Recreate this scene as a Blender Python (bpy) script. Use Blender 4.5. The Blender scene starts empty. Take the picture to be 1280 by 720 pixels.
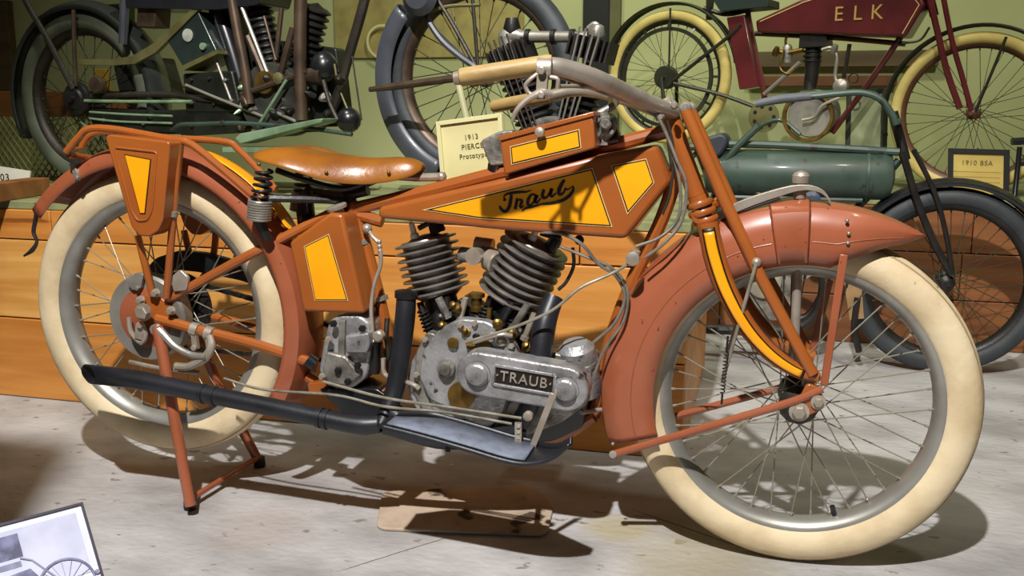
import bpy, math, random
from mathutils import Vector, Matrix
V = Vector
random.seed(7)
scene = bpy.context.scene
col = scene.collection

# ---------------------------------------------------------------- camera
F_PX = 1178.24                      # focal length for a 1280 x 720 frame
CAM = V((1.4137, -1.9804, 0.9438))
YAW, PIT, ROLL = -0.2599, 0.1867, 0.0037
_fw = V((math.sin(YAW)*math.cos(PIT), math.cos(YAW)*math.cos(PIT), -math.sin(PIT)))
_rt0 = V((math.cos(YAW), -math.sin(YAW), 0)); _up0 = _rt0.cross(_fw)
_rt = _rt0*math.cos(ROLL) + _up0*math.sin(ROLL)
_up = _up0*math.cos(ROLL) - _rt0*math.sin(ROLL)
cd = bpy.data.cameras.new('camera'); cam = bpy.data.objects.new('camera', cd); col.objects.link(cam)
cd.sensor_width = 36; cd.lens = 36*F_PX/1280; cd.clip_start = .05; cd.clip_end = 60
M = Matrix((_rt, _up, -_fw)).transposed().to_4x4(); M.translation = CAM
cam.matrix_world = M
scene.camera = cam
scene.view_settings.view_transform = 'Standard'; scene.view_settings.look = 'None'
scene.view_settings.gamma = 1; scene.view_settings.use_curve_mapping = False
scene.view_settings.exposure = -0.08

# ---------------------------------------------------------------- world and lamps
w = bpy.data.worlds.new('world'); scene.world = w; w.use_nodes = True
w.node_tree.nodes['Background'].inputs[0].default_value = (1.0, .88, .68, 1)
w.node_tree.nodes['Background'].inputs[1].default_value = .05
def lamp(name, kind, loc, target, power, color, size, angle=60, blend=.4):
    d = bpy.data.lights.new(name, kind); d.energy = power; d.color = color
    if kind == 'SPOT':
        d.shadow_soft_size = size; d.spot_size = math.radians(angle); d.spot_blend = blend
    elif kind == 'AREA': d.size = size
    else: d.shadow_soft_size = size
    o = bpy.data.objects.new(name, d); col.objects.link(o); o.location = loc
    o.rotation_euler = (V(target)-V(loc)).to_track_quat('-Z', 'Y').to_euler()
    return o
lamp('ceiling_spot', 'SPOT', (1.0, -2.5, 3.7), (.75, .1, .3), 1180, (1, .98, .955), .045, 62, .5)
lamp('ceiling_spot', 'SPOT', (2.6, -.6, 3.6), (2.0, 2.4, .8), 270, (1, .97, .78), .10, 80, .7)
lamp('ceiling_spot', 'SPOT', (-.3, .0, 3.6), (-.6, 2.0, .9), 170, (.95, 1, .80), .10, 85, .7)
lamp('ceiling_spot', 'SPOT', (.8, 1.6, 3.4), (.9, 3.3, 1.3), 190, (.97, 1, .78), .15, 110, .8)

# ---------------------------------------------------------------- helpers
def ray(px, py): return _fw + _rt*((px-640)/F_PX) + _up*((360-py)/F_PX)
def hit(px, py, p0, n):
    d = ray(px, py); return CAM + d*((p0-CAM).dot(n)/d.dot(n))
class Plane:                        # a vertical plane along the length of a thing, offsets to its far side
    def __init__(s, o, ang=0.0):
        s.o = V(o); s.u = V((math.cos(ang), math.sin(ang), 0)); s.n = V((-math.sin(ang), math.cos(ang), 0))
    def __call__(s, px, py, off=0.0): return hit(px, py, s.o + s.n*off, s.n)
    def pts(s, L, off=0.0): return [s(q[0], q[1], q[2] if len(q) > 2 else off) for q in L]
def spline(P, n=8, closed=False):
    P = [V(p) for p in P]; out = []
    N = len(P)
    for i in range(N if closed else N-1):
        a, b = P[i], P[(i+1) % N]
        p = P[i-1] if (i or closed) else a*2-b
        q = P[(i+2) % N] if (closed or i+2 < N) else b*2-a
        for k in range(n):
            t = k/n
            out.append(((2*a)+(b-p)*t+(2*p-5*a+4*b-q)*t*t+(3*a-p-3*b+q)*t**3)*.5)
    if not closed: out.append(P[-1])
    return out
def lerp_list(R, n):
    m = len(R)-1; o = []
    for i in range(n):
        t = i/(n-1)*m; k = min(int(t), m-1); o.append(R[k]+(R[k+1]-R[k])*(t-k))
    return o
def basis(z):
    z = V(z).normalized(); a = V((0, 0, 1)) if abs(z.z) < .9 else V((1, 0, 0))
    x = a.cross(z).normalized(); return x, z.cross(x), z
class MB:
    def __init__(s): s.v = []; s.f = []
    def tube(s, P, r, n=10, caps=True, closed=False):
        P = [V(p) for p in P]; N = len(P); b = len(s.v)
        R = r if isinstance(r, (list, tuple)) else [r]*N
        if len(R) != N: R = lerp_list(list(R), N)
        nx = None
        for i in range(N):
            if closed: t = P[(i+1) % N]-P[i-1]
            else: t = P[min(i+1, N-1)]-P[max(i-1, 0)]
            t.normalize()
            if nx is None: nx = basis(t)[0]
            nx = (nx-t*nx.dot(t)).normalized(); ny = t.cross(nx)
            for k in range(n):
                a = 2*math.pi*k/n; s.v.append(P[i]+(nx*math.cos(a)+ny*math.sin(a))*R[i])
        for i in range(N if closed else N-1):
            j = (i+1) % N
            for k in range(n):
                s.f.append((b+i*n+k, b+i*n+(k+1) % n, b+j*n+(k+1) % n, b+j*n+k))
        if caps and not closed:
            s.f.append(tuple(b+k for k in reversed(range(n)))); s.f.append(tuple(b+(N-1)*n+k for k in range(n)))
        return s
    def lathe(s, prof, o, axis, n=24, closed=False, sx=1.0):
        x, y, z = basis(axis); o = V(o); b = len(s.v); m = len(prof)
        for r, h in prof:
            for k in range(n):
                a = 2*math.pi*k/n; s.v.append(o+z*h+(x*math.cos(a)*sx+y*math.sin(a))*r)
        for i in range(m if closed else m-1):
            j = (i+1) % m
            for k in range(n):
                s.f.append((b+i*n+k, b+i*n+(k+1) % n, b+j*n+(k+1) % n, b+j*n+k))
        if not closed:
            if prof[0][0] > 1e-5: s.f.append(tuple(b+k for k in reversed(range(n))))
            if prof[-1][0] > 1e-5: s.f.append(tuple(b+(m-1)*n+k for k in range(n)))
        return s
    def cyl(s, a, b, r, n=14, r2=None):
        a, b = V(a), V(b); return s.lathe([(r, 0), (r if r2 is None else r2, (b-a).length)], a, b-a, n)
    def ball(s, c, r, n=12, axis=(0, 0, 1), sz=1.0):
        m = max(6, n//2); return s.lathe([(max(r*math.sin(math.pi*i/m), 1e-6), -r*sz*math.cos(math.pi*i/m)) for i in range(m+1)], c, axis, n)
    def box(s, c, size, R=None):
        c = V(c); b = len(s.v); x, y, z = [q/2 for q in size]
        for p in ((-x,-y,-z),(x,-y,-z),(x,y,-z),(-x,y,-z),(-x,-y,z),(x,-y,z),(x,y,z),(-x,y,z)):
            p = V(p); s.v.append(c+(R @ p if R else p))
        for f in ((0,3,2,1),(4,5,6,7),(0,1,5,4),(1,2,6,5),(2,3,7,6),(3,0,4,7)): s.f.append(tuple(b+i for i in f))
        return s
    def bar(s, a, b, wd, th, side=(0, 1, 0)):          # flat bar from a to b: wd in the side plane, th along side
        a, b = V(a), V(b); z = (b-a).normalized(); y = V(side); y = (y-z*y.dot(z)).normalized(); x = y.cross(z)
        R = Matrix((x, y, z)).transposed(); return s.box((a+b)/2, (wd, th, (b-a).length), R)
    def prism(s, P, d):                               # closed polygon pushed along d
        P = [V(p) for p in P]; d = V(d); b = len(s.v); n = len(P)
        nr = V((0, 0, 0))
        for i in range(n): nr += P[i].cross(P[(i+1) % n])
        if nr.dot(d) < 0: P = P[::-1]
        s.v += P + [p+d for p in P]
        s.f.append(tuple(b+i for i in reversed(range(n)))); s.f.append(tuple(b+n+i for i in range(n)))
        for i in range(n): j = (i+1) % n; s.f.append((b+i, b+j, b+n+j, b+n+i))
        return s
    def grid(s, rows, close=False):
        b = len(s.v); m = len(rows[0])
        for r in rows: s.v += [V(p) for p in r]
        for i in range(len(rows)-1):
            for k in range(m if close else m-1):
                l = (k+1) % m; s.f.append((b+i*m+k, b+i*m+l, b+(i+1)*m+l, b+(i+1)*m+k))
        return s
    def bolt(s, c, axis, r, h): return s.lathe([(r, 0), (r, h*.8), (r*.8, h)], c, axis, 6)
    def build(s, name, mat, parent=None, ang=35, bevel=0, solid=0, smooth=True, segs=2):
        vs = [V(p) for p in s.v]
        lo = V([min(p[i] for p in vs) for i in range(3)]); hi = V([max(p[i] for p in vs) for i in range(3)]); c = (lo+hi)/2
        me = bpy.data.meshes.new(name); me.from_pydata([p-c for p in vs], [], s.f); me.update()
        if smooth:
            me.shade_smooth(); me.set_sharp_from_angle(angle=math.radians(ang))
        me.materials.append(mat)
        o = bpy.data.objects.new(name, me); col.objects.link(o)
        W[o] = c; o.location = c - (W[parent] if parent else V((0, 0, 0))); o.parent = parent
        if solid:
            m = o.modifiers.new('solid', 'SOLIDIFY'); m.thickness = abs(solid); m.offset = 0 if solid > 0 else -1
        if bevel:
            m = o.modifiers.new('bevel', 'BEVEL'); m.width = bevel; m.segments = segs; m.limit_method = 'ANGLE'; m.angle_limit = math.radians(40)
        return o
W = {}
def thing(name, loc, label, cat, group=None):
    o = bpy.data.objects.new(name, None); col.objects.link(o); o.location = loc; W[o] = V(loc); o.empty_display_size = .1
    return tag(o, label, cat, group)
def tag(o, label=None, cat=None, group=None, kind=None):
    for k, v in (('label', label), ('category', cat), ('group', group), ('kind', kind)):
        if v: o[k] = v
    return o
def offset_poly(P, n, d):                             # planar polygon moved inwards by d
    P = [V(p) for p in P]; N = len(P); n = V(n).normalized(); c = sum(P, V((0, 0, 0)))/N; out = []
    for i in range(N):
        a, b, q = P[i-1], P[i], P[(i+1) % N]
        e1 = (b-a).normalized(); e2 = (q-b).normalized()
        m1 = n.cross(e1); m2 = n.cross(e2)
        if m1.dot(c-b) < 0: m1 = -m1
        if m2.dot(c-b) < 0: m2 = -m2
        h = (m1+m2); k = h.length_squared
        out.append(b+h*(2*d/k if k > .05 else 0))
    return out
def rounded(P, r, k=4):                               # polygon with rounded corners; r a number or list
    P = [V(p) for p in P]; N = len(P); out = []
    for i in range(N):
        rr = r[i] if isinstance(r, (list, tuple)) else r
        a, b, c = P[i-1], P[i], P[(i+1) % N]
        if rr <= 0: out.append(b); continue
        u = (a-b); w_ = (c-b); l = min(rr, u.length*.45, w_.length*.45)
        p, q = b+u.normalized()*l, b+w_.normalized()*l
        for t in range(k+1):
            t /= k; out.append(p*(1-t)**2+b*2*t*(1-t)+q*t*t)
    return out
def helix(a, b, r, turns, n=12):
    a, b = V(a), V(b); x, y, z = basis(b-a); L = (b-a).length; N = int(turns*n); o = []
    for i in range(N+1):
        t = 2*math.pi*i/n; rr = r if not isinstance(r, tuple) else r[0]+(r[1]-r[0])*i/N
        o.append(a+z*(L*i/N)+(x*math.cos(t)+y*math.sin(t))*rr)
    return o
def text_mesh(s, size, extrude=0.0):
    cu = bpy.data.curves.new('t', 'FONT'); cu.body = s; cu.size = size; cu.align_x = 'CENTER'; cu.align_y = 'CENTER'; cu.extrude = extrude; cu.space_character = 1.12; cu.resolution_u = 3
    o = bpy.data.objects.new('t', cu); col.objects.link(o)
    bpy.context.view_layer.update()
    me = bpy.data.meshes.new_from_object(o.evaluated_get(bpy.context.evaluated_depsgraph_get()))
    vs = [v.co.copy() for v in me.vertices]; fs = [tuple(p.vertices) for p in me.polygons]
    bpy.data.objects.remove(o); bpy.data.curves.remove(cu); bpy.data.meshes.remove(me)
    return vs, fs
def letters(mb, s, size, o, ux, uy, extrude=.0006, sx=1.0):
    vs, fs = text_mesh(s, size, extrude); b = len(mb.v); ux = V(ux).normalized(); uy = V(uy).normalized(); uz = ux.cross(uy)
    mb.v += [V(o)+ux*(v.x*sx)+uy*v.y+uz*v.z for v in vs]; mb.f += [tuple(b+i for i in f) for f in fs]
    return mb

# ---------------------------------------------------------------- materials
def lin(h):
    h = h.lstrip('#'); c = [int(h[i:i+2], 16)/255 for i in (0, 2, 4)]
    return tuple((x/12.92 if x < .04045 else ((x+.055)/1.055)**2.4) for x in c)+(1,)
MATS = {}
def mat(name, c1, c2=None, scale=6, rough=.5, metal=0, bump=0, coat=0, lo=.4, hi=.7, detail=4, rvar=.0, stretch=None, bscale=None, spec=.5, spots=None):
    m = bpy.data.materials.new(name); m.use_nodes = True; nt = m.node_tree; N = nt.nodes; L = nt.links
    p = N['Principled BSDF']; p.inputs['Metallic'].default_value = metal; p.inputs['Roughness'].default_value = rough
    p.inputs['Coat Weight'].default_value = coat; p.inputs['Coat Roughness'].default_value = .12
    p.inputs['Specular IOR Level'].default_value = spec
    p.inputs['Base Color'].default_value = lin(c1)
    tc = N.new('ShaderNodeTexCoord'); mp = N.new('ShaderNodeMapping'); L.new(tc.outputs['Object'], mp.inputs[0])
    if stretch: mp.inputs['Scale'].default_value = stretch
    if c2:
        nz = N.new('ShaderNodeTexNoise'); nz.inputs['Scale'].default_value = scale; nz.inputs['Detail'].default_value = detail
        L.new(mp.outputs[0], nz.inputs[0])
        rp = N.new('ShaderNodeValToRGB'); rp.color_ramp.elements[0].position = lo; rp.color_ramp.elements[1].position = hi
        rp.color_ramp.elements[0].color = lin(c1); rp.color_ramp.elements[1].color = lin(c2)
        L.new(nz.outputs[0], rp.inputs[0]); out = rp.outputs[0]
        if spots:                                       # chips and dirt flecks: colour, scale, threshold
            n2 = N.new('ShaderNodeTexNoise'); n2.inputs['Scale'].default_value = spots[1]; n2.inputs['Detail'].default_value = 6
            L.new(mp.outputs[0], n2.inputs[0])
            r2 = N.new('ShaderNodeValToRGB'); r2.color_ramp.elements[0].position = spots[2]; r2.color_ramp.elements[1].position = spots[2]+.04
            r2.color_ramp.elements[0].color = (0, 0, 0, 1); r2.color_ramp.elements[1].color = (1, 1, 1, 1)
            L.new(n2.outputs[0], r2.inputs[0])
            mx = N.new('ShaderNodeMixRGB'); L.new(r2.outputs[0], mx.inputs[0]); L.new(out, mx.inputs[1]); mx.inputs[2].default_value = lin(spots[0])
            out = mx.outputs[0]
        L.new(out, p.inputs['Base Color'])
        if rvar:
            mr = N.new('ShaderNodeMapRange'); mr.inputs[3].default_value = max(.02, rough-rvar); mr.inputs[4].default_value = min(1, rough+rvar)
            L.new(nz.outputs[0], mr.inputs[0]); L.new(mr.outputs[0], p.inputs['Roughness'])
    if bump:
        nb = N.new('ShaderNodeTexNoise'); nb.inputs['Scale'].default_value = bscale or scale*8; nb.inputs['Detail'].default_value = 5
        L.new(mp.outputs[0], nb.inputs[0])
        bp = N.new('ShaderNodeBump'); bp.inputs['Strength'].default_value = bump; bp.inputs['Distance'].default_value = .01
        L.new(nb.outputs[0], bp.inputs['Height']); L.new(bp.outputs[0], p.inputs['Normal'])
    MATS[name] = m
    return m
orange = mat('orange_paint', '#9e5722', '#904b1c', 5, .34, coat=.3, rvar=.08, spots=('#6b3a18', 60, .74))
worn_orange = mat('worn_orange_paint', '#9a563a', '#8a4728', 6, .36, coat=.3, rvar=.08, spots=('#4a2817', 75, .69))
yellow = mat('yellow_panel_paint', '#f2a30c', '#e8970a', 6, .35, coat=.3, spots=('#8a7a3a', 30, .74))
black_line = mat('black_pinstripe', '#1c130d', rough=.45)
cream_line = mat('cream_pinstripe', '#d9b878', rough=.5)
cream_tyre = mat('cream_tyre_rubber', '#d9c6a2', '#bda680', 9, .75, bump=.12, bscale=60, spots=('#7d6a4c', 22, .72))
steel = mat('worn_steel', '#a39e95', '#857f75', 14, .38, metal=.55, rvar=.12, bump=.05)
rim_steel = mat('rim_steel', '#a5a29a', '#8a867d', 10, .42, metal=.6, rvar=.1)
nickel = mat('tarnished_nickel', '#b8ada0', '#988b7a', 18, .36, metal=.5, rvar=.1)
alu = mat('cast_aluminium', '#acabac', '#6d6a67', 18, .40, metal=.5, rvar=.1, bump=.25, bscale=120, spots=('#3a332b', 24, .63))
dirty_alu = mat('oily_aluminium', '#98948c', '#4c463d', 22, .42, metal=.5, rvar=.12, bump=.3, bscale=90)
brass = mat('old_brass', '#96773c', '#5a4522', 20, .4, metal=.85)
iron = mat('black_iron', '#2b2826', '#1a1817', 20, .42, metal=.35, bump=.1)
fin_iron = mat('cylinder_iron', '#8d8780', '#5c5751', 18, .36, metal=.5)
black_enamel = mat('black_enamel', '#1d1e23', '#131315', 8, .3, coat=.25, rvar=.08)
pipe_black = mat('black_exhaust_paint', '#1f2026', '#141518', 12, .42, bump=.04)
mat_rubber = mat('blue_grey_rubber', '#6f7686', '#565b68', 30, .6, bump=.15)
leather = mat('brown_leather', '#a0631c', '#7a4618', 6, .3, coat=.3, bump=.08, bscale=70, rvar=.08)
grip_wood = mat('worn_grip_rubber', '#b59a63', '#8a6c3a', 14, .5, bump=.1, stretch=(.4, 1, 1))
cable = mat('grey_cable', '#8b857a', '#6a645a', 30, .4, metal=.5)
dark_cable = mat('dark_cable', '#2a2623', rough=.5)
rod = mat('bright_rod', '#a39c8b', '#7d7565', 30, .48, metal=.5)
chain_steel = mat('oily_chain', '#4b4742', '#2e2b28', 40, .4, metal=.8)

# ================================================================ the setting
def floor_material():
    m = mat('worn_concrete', '#bab8b7', '#928f8d', 5, .5, bump=.35, bscale=45, lo=.36, hi=.68, detail=15, rvar=.12, stretch=(.8, 1.25, 1), spots=('#827d77', 24, .655))
    nt = m.node_tree; N = nt.nodes; L = nt.links; p = N['Principled BSDF']
    src = p.inputs['Base Color'].links[0].from_socket
    geo = N.new('ShaderNodeNewGeometry'); nz = N.new('ShaderNodeTexNoise'); nz.inputs['Scale'].default_value = 3.0; nz.inputs['Detail'].default_value = 6
    L.new(geo.outputs['Position'], nz.inputs[0])
    def blotch(src, c, r, colour, amount, wob=.5):
        d = N.new('ShaderNodeVectorMath'); d.operation = 'DISTANCE'; L.new(geo.outputs['Position'], d.inputs[0]); d.inputs[1].default_value = c
        a = N.new('ShaderNodeMath'); a.operation = 'MULTIPLY_ADD'; L.new(nz.outputs[0], a.inputs[0]); a.inputs[1].default_value = r*wob*2; L.new(d.outputs['Value'], a.inputs[2])
        mr = N.new('ShaderNodeMapRange'); mr.inputs[1].default_value = r*(1+wob); mr.inputs[2].default_value = r*(.4+wob); mr.inputs[3].default_value = 0; mr.inputs[4].default_value = amount; mr.clamp = True
        L.new(a.outputs[0], mr.inputs[0])
        mx = N.new('ShaderNodeMixRGB'); L.new(mr.outputs[0], mx.inputs[0]); L.new(src, mx.inputs[1]); mx.inputs[2].default_value = lin(colour)
        return mx.outputs[0]
    def crack(src, a, b, wd, colour):
        a, b = V(a), V(b); n = V((-(b-a).y, (b-a).x, 0)).normalized()
        dt = N.new('ShaderNodeVectorMath'); dt.operation = 'DOT_PRODUCT'; L.new(geo.outputs['Position'], dt.inputs[0]); dt.inputs[1].default_value = n
        s1 = N.new('ShaderNodeMath'); s1.operation = 'MULTIPLY_ADD'; L.new(nz.outputs[0], s1.inputs[0]); s1.inputs[1].default_value = .02; L.new(dt.outputs['Value'], s1.inputs[2])
        s2 = N.new('ShaderNodeMath'); s2.operation = 'SUBTRACT'; L.new(s1.outputs[0], s2.inputs[0]); s2.inputs[1].default_value = a.dot(n)+.01
        s3 = N.new('ShaderNodeMath'); s3.operation = 'ABSOLUTE'; L.new(s2.outputs[0], s3.inputs[0])
        s5 = N.new('ShaderNodeVectorMath'); s5.operation = 'DISTANCE'; L.new(geo.outputs['Position'], s5.inputs[0]); s5.inputs[1].default_value = (a+b)/2
        s6 = N.new('ShaderNodeMapRange'); s6.inputs[1].default_value = (b-a).length*.6; s6.inputs[2].default_value = (b-a).length*.4; s6.inputs[3].default_value = 0; s6.inputs[4].default_value = wd; L.new(s5.outputs['Value'], s6.inputs[0])
        s4 = N.new('ShaderNodeMath'); s4.operation = 'LESS_THAN'; L.new(s3.outputs[0], s4.inputs[0]); L.new(s6.outputs[0], s4.inputs[1])
        mx = N.new('ShaderNodeMixRGB'); L.new(s4.outputs[0], mx.inputs[0]); L.new(src, mx.inputs[1]); mx.inputs[2].default_value = lin(colour)
        return mx.outputs[0]
    g = lambda x, y: hit(x, y, V((0, 0, 0)), V((0, 0, 1)))
    s = blotch(src, g(775, 660), .10, '#a99a62', .55)
    s = blotch(s, g(860, 700), .22, '#a89c74', .45)
    s = blotch(s, g(720, 700), .10, '#6f6a60', .5)
    s = blotch(s, g(1150, 600), .30, '#a9a49d', .4)
    s = blotch(s, g(330, 660), .16, '#a08f84', .4)
    s = crack(s, g(430, 712), g(560, 672), .0016, '#5b544c')
    s = crack(s, g(800, 640), g(955, 694), .0022, '#37322c')
    L.new(s, p.inputs['Base Color'])
    return m
concrete = floor_material()
wall_green = mat('lime_plaster_wall', '#b3b686', '#a2a676', 1.5, .8, bump=.05)
dark_wood = mat('dark_wood_trim', '#5c4a2c', '#46371f', 4, .6, stretch=(.3, 4, 4))
black_matte = mat('black_panel', '#121214', rough=.7)
olive = mat('olive_post', '#5a5a34', '#4b4a2a', 5, .6)
def wood(name, a, b, knot):
    m = mat(name, a, b, 3.0, .5, bump=.08, bscale=14, stretch=(.5, 3, 7), lo=.36, hi=.64, detail=9, spots=(knot, 2.6, .68))
    return m
pine = [wood('varnished_pine_%s' % k, a, b, c) for k, a, b, c in (('one', '#d49548', '#bd7a34', '#8f5620'), ('two', '#dba458', '#c4863e', '#9a5e24'), ('three', '#cd8a40', '#b5702c', '#854c1c'))]
brown_plank = wood('brown_plank', '#85522a', '#6a3d1c', '#48260e')
deck_cloth = mat('olive_deck_paint', '#8d8f62', '#5f6242', 9, .8, detail=7)

MB().box((0, .5, -.05), (14, 9, .1)).build('floor', concrete, smooth=False)['kind'] = 'structure'
MB().box((0, 3.42, 1.6), (14, .2, 3.4)).build('wall_back', wall_green, smooth=False)['kind'] = 'structure'
WALL = Plane((0, 3.31, 0))
def wall_rect(name, m, x0, y0, x1, y1, th=.03, kind='structure', parent=None, off=0):
    a = WALL(x0, y0, off); b = WALL(x1, y0, off); c = WALL(x1, y1, off); d = WALL(x0, y1, off)
    z1 = (a.z+b.z)/2; z0 = (c.z+d.z)/2; xa = (a.x+d.x)/2; xb = (b.x+c.x)/2
    o = MB().box(((xa+xb)/2, a.y-th/2+.006, (z0+z1)/2), (xb-xa, th, z1-z0)).build(name, m, parent, bevel=.003)
    if kind: o['kind'] = kind
    return o
wall_rect('door_1', black_matte, 728, -60, 765, 240, .02)
wall_rect('trim_1', olive, 762, -60, 775, 240, .05)
wall_rect('trim_2', dark_wood, 930, 64, 1172, 84, .05)
wall_rect('trim_3', mat('red_brown_trim', '#6d4224', '#573219', 4, .6), 935, 95, 1120, 108, .05)
wall_rect('trim_4', dark_wood, -40, 2, 20, 118, .06)

# two timber display platforms, every board a part
def platform(name, label, x0, x1, y0, y1, z1, courses, mats, lens, seed):
    rnd = random.Random(seed)
    t = thing(name, ((x0+x1)/2, y0, 0), label, 'platform')
    MB().box(((x0+x1)/2, (y0+y1)/2+.02, z1/2-.02), (x1-x0-.06, y1-y0-.06, z1-.06)).build('core', mats[-1], t, smooth=False)
    for i in range(len(courses)-1):
        a, b = courses[i], courses[i+1]; x = x0; k = 0
        while x < x1-.01:
            l = lens[(i+k) % len(lens)]*(1 if k else .6+.3*i); e = min(x1, x+l)
            if x1-e < .25: e = x1
            MB().box(((x+e)/2, y0+.012+rnd.uniform(-.0015, .0015), (a+b)/2), (e-x-.003, .03, b-a-.004)).build('plank', mats[rnd.randrange(len(mats))], t, bevel=.003)
            x = e; k += 1
    n = max(2, round((y1-y0)/.24)); wd = (y1-y0)/n
    for i in range(n):
        MB().box(((x0+x1)/2, y0+wd*(i+.5), z1-.012), (x1-x0, wd-.005, .026)).build('deck_board', deck_cloth, t, bevel=.003)
    for s, x in ((1, x0), (-1, x1)):
        MB().box((x+s*.012, (y0+y1)/2, z1/2-.01), (.024, y1-y0-.03, z1-.04)).build('end_panel', mats[0], t, bevel=.003)
    return t
platform('plank_platform', 'orange varnished plank platform behind the orange motorcycle', -3.4, 1.235, .515, 1.50, .652, [0, .27, .53, .628], pine, [2.2, 1.7], 3)
platform('plank_platform', 'brown plank platform against the wall under the maroon motorcycle', .3, 4.6, 2.06, 3.3, .600, [0, .20, .39, .575], [brown_plank, brown_plank], [1.6, 2.1], 5)

# ================================================================ the orange motorcycle
H = Plane((0, 0, 0))
hero = thing('motorcycle', (.75, 0, 0), 'orange antique motorcycle with cream tyres and yellow lettered tank, on its rear stand', 'motorcycle')
RC = V((0, 0, .4517)); FC = V((1.5048, 0, .355))
NY = V((0, -1, 0))
def T(name, m, P, r, parent=hero, off=0.0, n=10, sm=8, pl=H, **k):      # tube along pixels of a plane
    P = pl.pts(P, off)
    return MB().tube(spline(P, sm) if sm else P, r, n).build(name, m, parent, **k)
tread_brown = mat('tread_line_brown', '#a58f6a', '#8a744f', 12, .8)
_sp = MB().lathe([(1, 0), (1, .95), (2.0, .955), (2.0, 1.0)], (0, 0, 0), (0, 0, 1), 6)
_spoke = {}
def spoke(parent, a, b, r, m):
    if m.name not in _spoke:
        me = bpy.data.meshes.new('spoke'); me.from_pydata(_sp.v, [], _sp.f); me.update(); me.materials.append(m); _spoke[m.name] = me
    o = bpy.data.objects.new('spoke', _spoke[m.name]); col.objects.link(o); o.parent = parent
    o.location = a-W[parent]; o.rotation_euler = (b-a).to_track_quat('Z', 'Y').to_euler(); o.scale = (r, r, (b-a).length)
def wheel(name, parent, c, pl, R, tr, m_tyre, m_rim, m_spoke, n=36, hub=(.032, .045), rim_in=None, spoke_r=.0013, seg=64, tread=True, m_hub=None, cross=1.15):
    ax = pl.n; ri = rim_in or R-2*tr-.012; ro = R-2*tr+.020
    rm = MB().lathe([(ro+.004, -tr*.66), (ro-.006, -tr*.74), (ro-.016, -tr*.62), (ri+.004, -tr*.4), (ri, 0), (ri+.004, tr*.4), (ro-.016, tr*.62), (ro-.006, tr*.74), (ro+.004, tr*.66), (ro-.008, tr*.3), (ro-.008, -tr*.3)], c, ax, seg, closed=True).build(name, m_rim, parent, ang=50)
    prof = []
    N = 20
    for i in range(N+1):
        a = math.radians(-138+276*i/N); rr = tr
        if tread and abs(abs(math.degrees(a))-48) < 9: rr = tr*1.03
        if tread and abs(abs(math.degrees(a))-28) < 7: rr = tr*.985
        prof.append((R-tr+rr*math.cos(a), rr*math.sin(a)))
    MB().lathe(prof, c, ax, seg, closed=True).build('tyre', m_tyre, rm, ang=60)
    if tread and m_tyre is cream_tyre:
        for sg in (-1, 1):
            MB().lathe([(R-tr+tr*1.035*math.cos(math.radians(g)), sg*tr*1.035*math.sin(math.radians(g))) for g in (33, 36, 39)]+[(R-tr+tr*.9*math.cos(math.radians(36)), sg*tr*.9*math.sin(math.radians(36)))], c, ax, seg, closed=True).build('tread_line', tread_brown, rm)
    hr, hw = hub
    MB().lathe([(.008, -hw-.03), (.008, -hw-.012), (hr*.6, -hw-.010), (hr, -hw-.002), (hr, -hw+.004), (hr*.55, -hw+.012), (hr*.5, 0), (hr*.55, hw-.012), (hr, hw-.004), (hr, hw+.002), (hr*.6, hw+.010), (.008, hw+.012), (.008, hw+.03)], c, ax, 20).build('hub', m_hub or m_rim, rm)
    for k in range(n):
        a = 2*math.pi*k/n; side = 1 if k % 2 else -1; tw = cross*(1 if (k//2) % 2 else -1)
        d = lambda t: pl.u*math.cos(t)+V((0, 0, 1))*math.sin(t)
        spoke(rm, c+d(a+tw)*hr*.9+ax*(side*hw), c+d(a)*(ri+.004)+ax*(side*.004), spoke_r, m_spoke)
    return rm
rw = wheel('rear_wheel', hero, RC, H, .355, .0435, cream_tyre, rim_steel, rod, 40, hub=(.045, .045), rim_in=.256, spoke_r=.0015, seg=96, m_hub=dirty_alu)
fwh = wheel('front_wheel', hero, FC, H, .355, .0435, cream_tyre, rim_steel, rod, 40, hub=(.040, .048), rim_in=.260, spoke_r=.0015, seg=96, m_hub=chain_steel)
MB().tube([FC+V((.09, -.005, -.254)), FC+V((.082, -.012, -.225))], .0055, 8).build('valve', black_enamel, fwh)

# ---- frame tubes
frame = T('frame', orange, [(442, 261), (530, 240), (620, 217), (740, 188), (838, 163)], .0155)
T('seat_tube', orange, [(446, 256), (448, 275), (460, 318), (474, 372), (486, 430), (490, 470)], .0145, frame)
T('tank_stub', orange, [(446, 268), (478, 277)], .014, frame, sm=0)
T('head_tube', orange, [(838, 146, 0), (871, 244, 0)], [.019, .0185, .021], frame, n=16)
T('down_tube', orange, [(852, 196), (828, 272), (792, 348), (762, 430), (742, 520)], .0155, frame)
T('cradle_tube', orange, [(742, 520), (690, 548), (600, 548), (520, 535), (440, 505), (385, 470)], .0145, frame, off=-.02)
T('stay', orange, [(204, 378, -.075), (300, 325, -.07), (345, 302, -.05), (430, 258, -.015)], .0115, frame, n=10, sm=6)
T('stay', orange, [(204, 378, .075), (300, 325, .07), (345, 302, .05), (430, 258, .015)], .0115, frame)
T('chain_stay', orange, [(196, 398, -.085), (240, 410, -.085), (318, 430, -.07), (388, 453, -.045)], .0125, frame)
T('chain_stay', orange, [(214, 380, .075), (300, 405, .075), (388, 430, .045)], .012, frame)
MB().cyl(H(384, 449, -.05), H(394, 456, -.045), .016).build('tube_end', black_enamel, frame)
MB().ball(H(441, 259), .019, 14).build('seat_lug', orange, frame)
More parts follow.
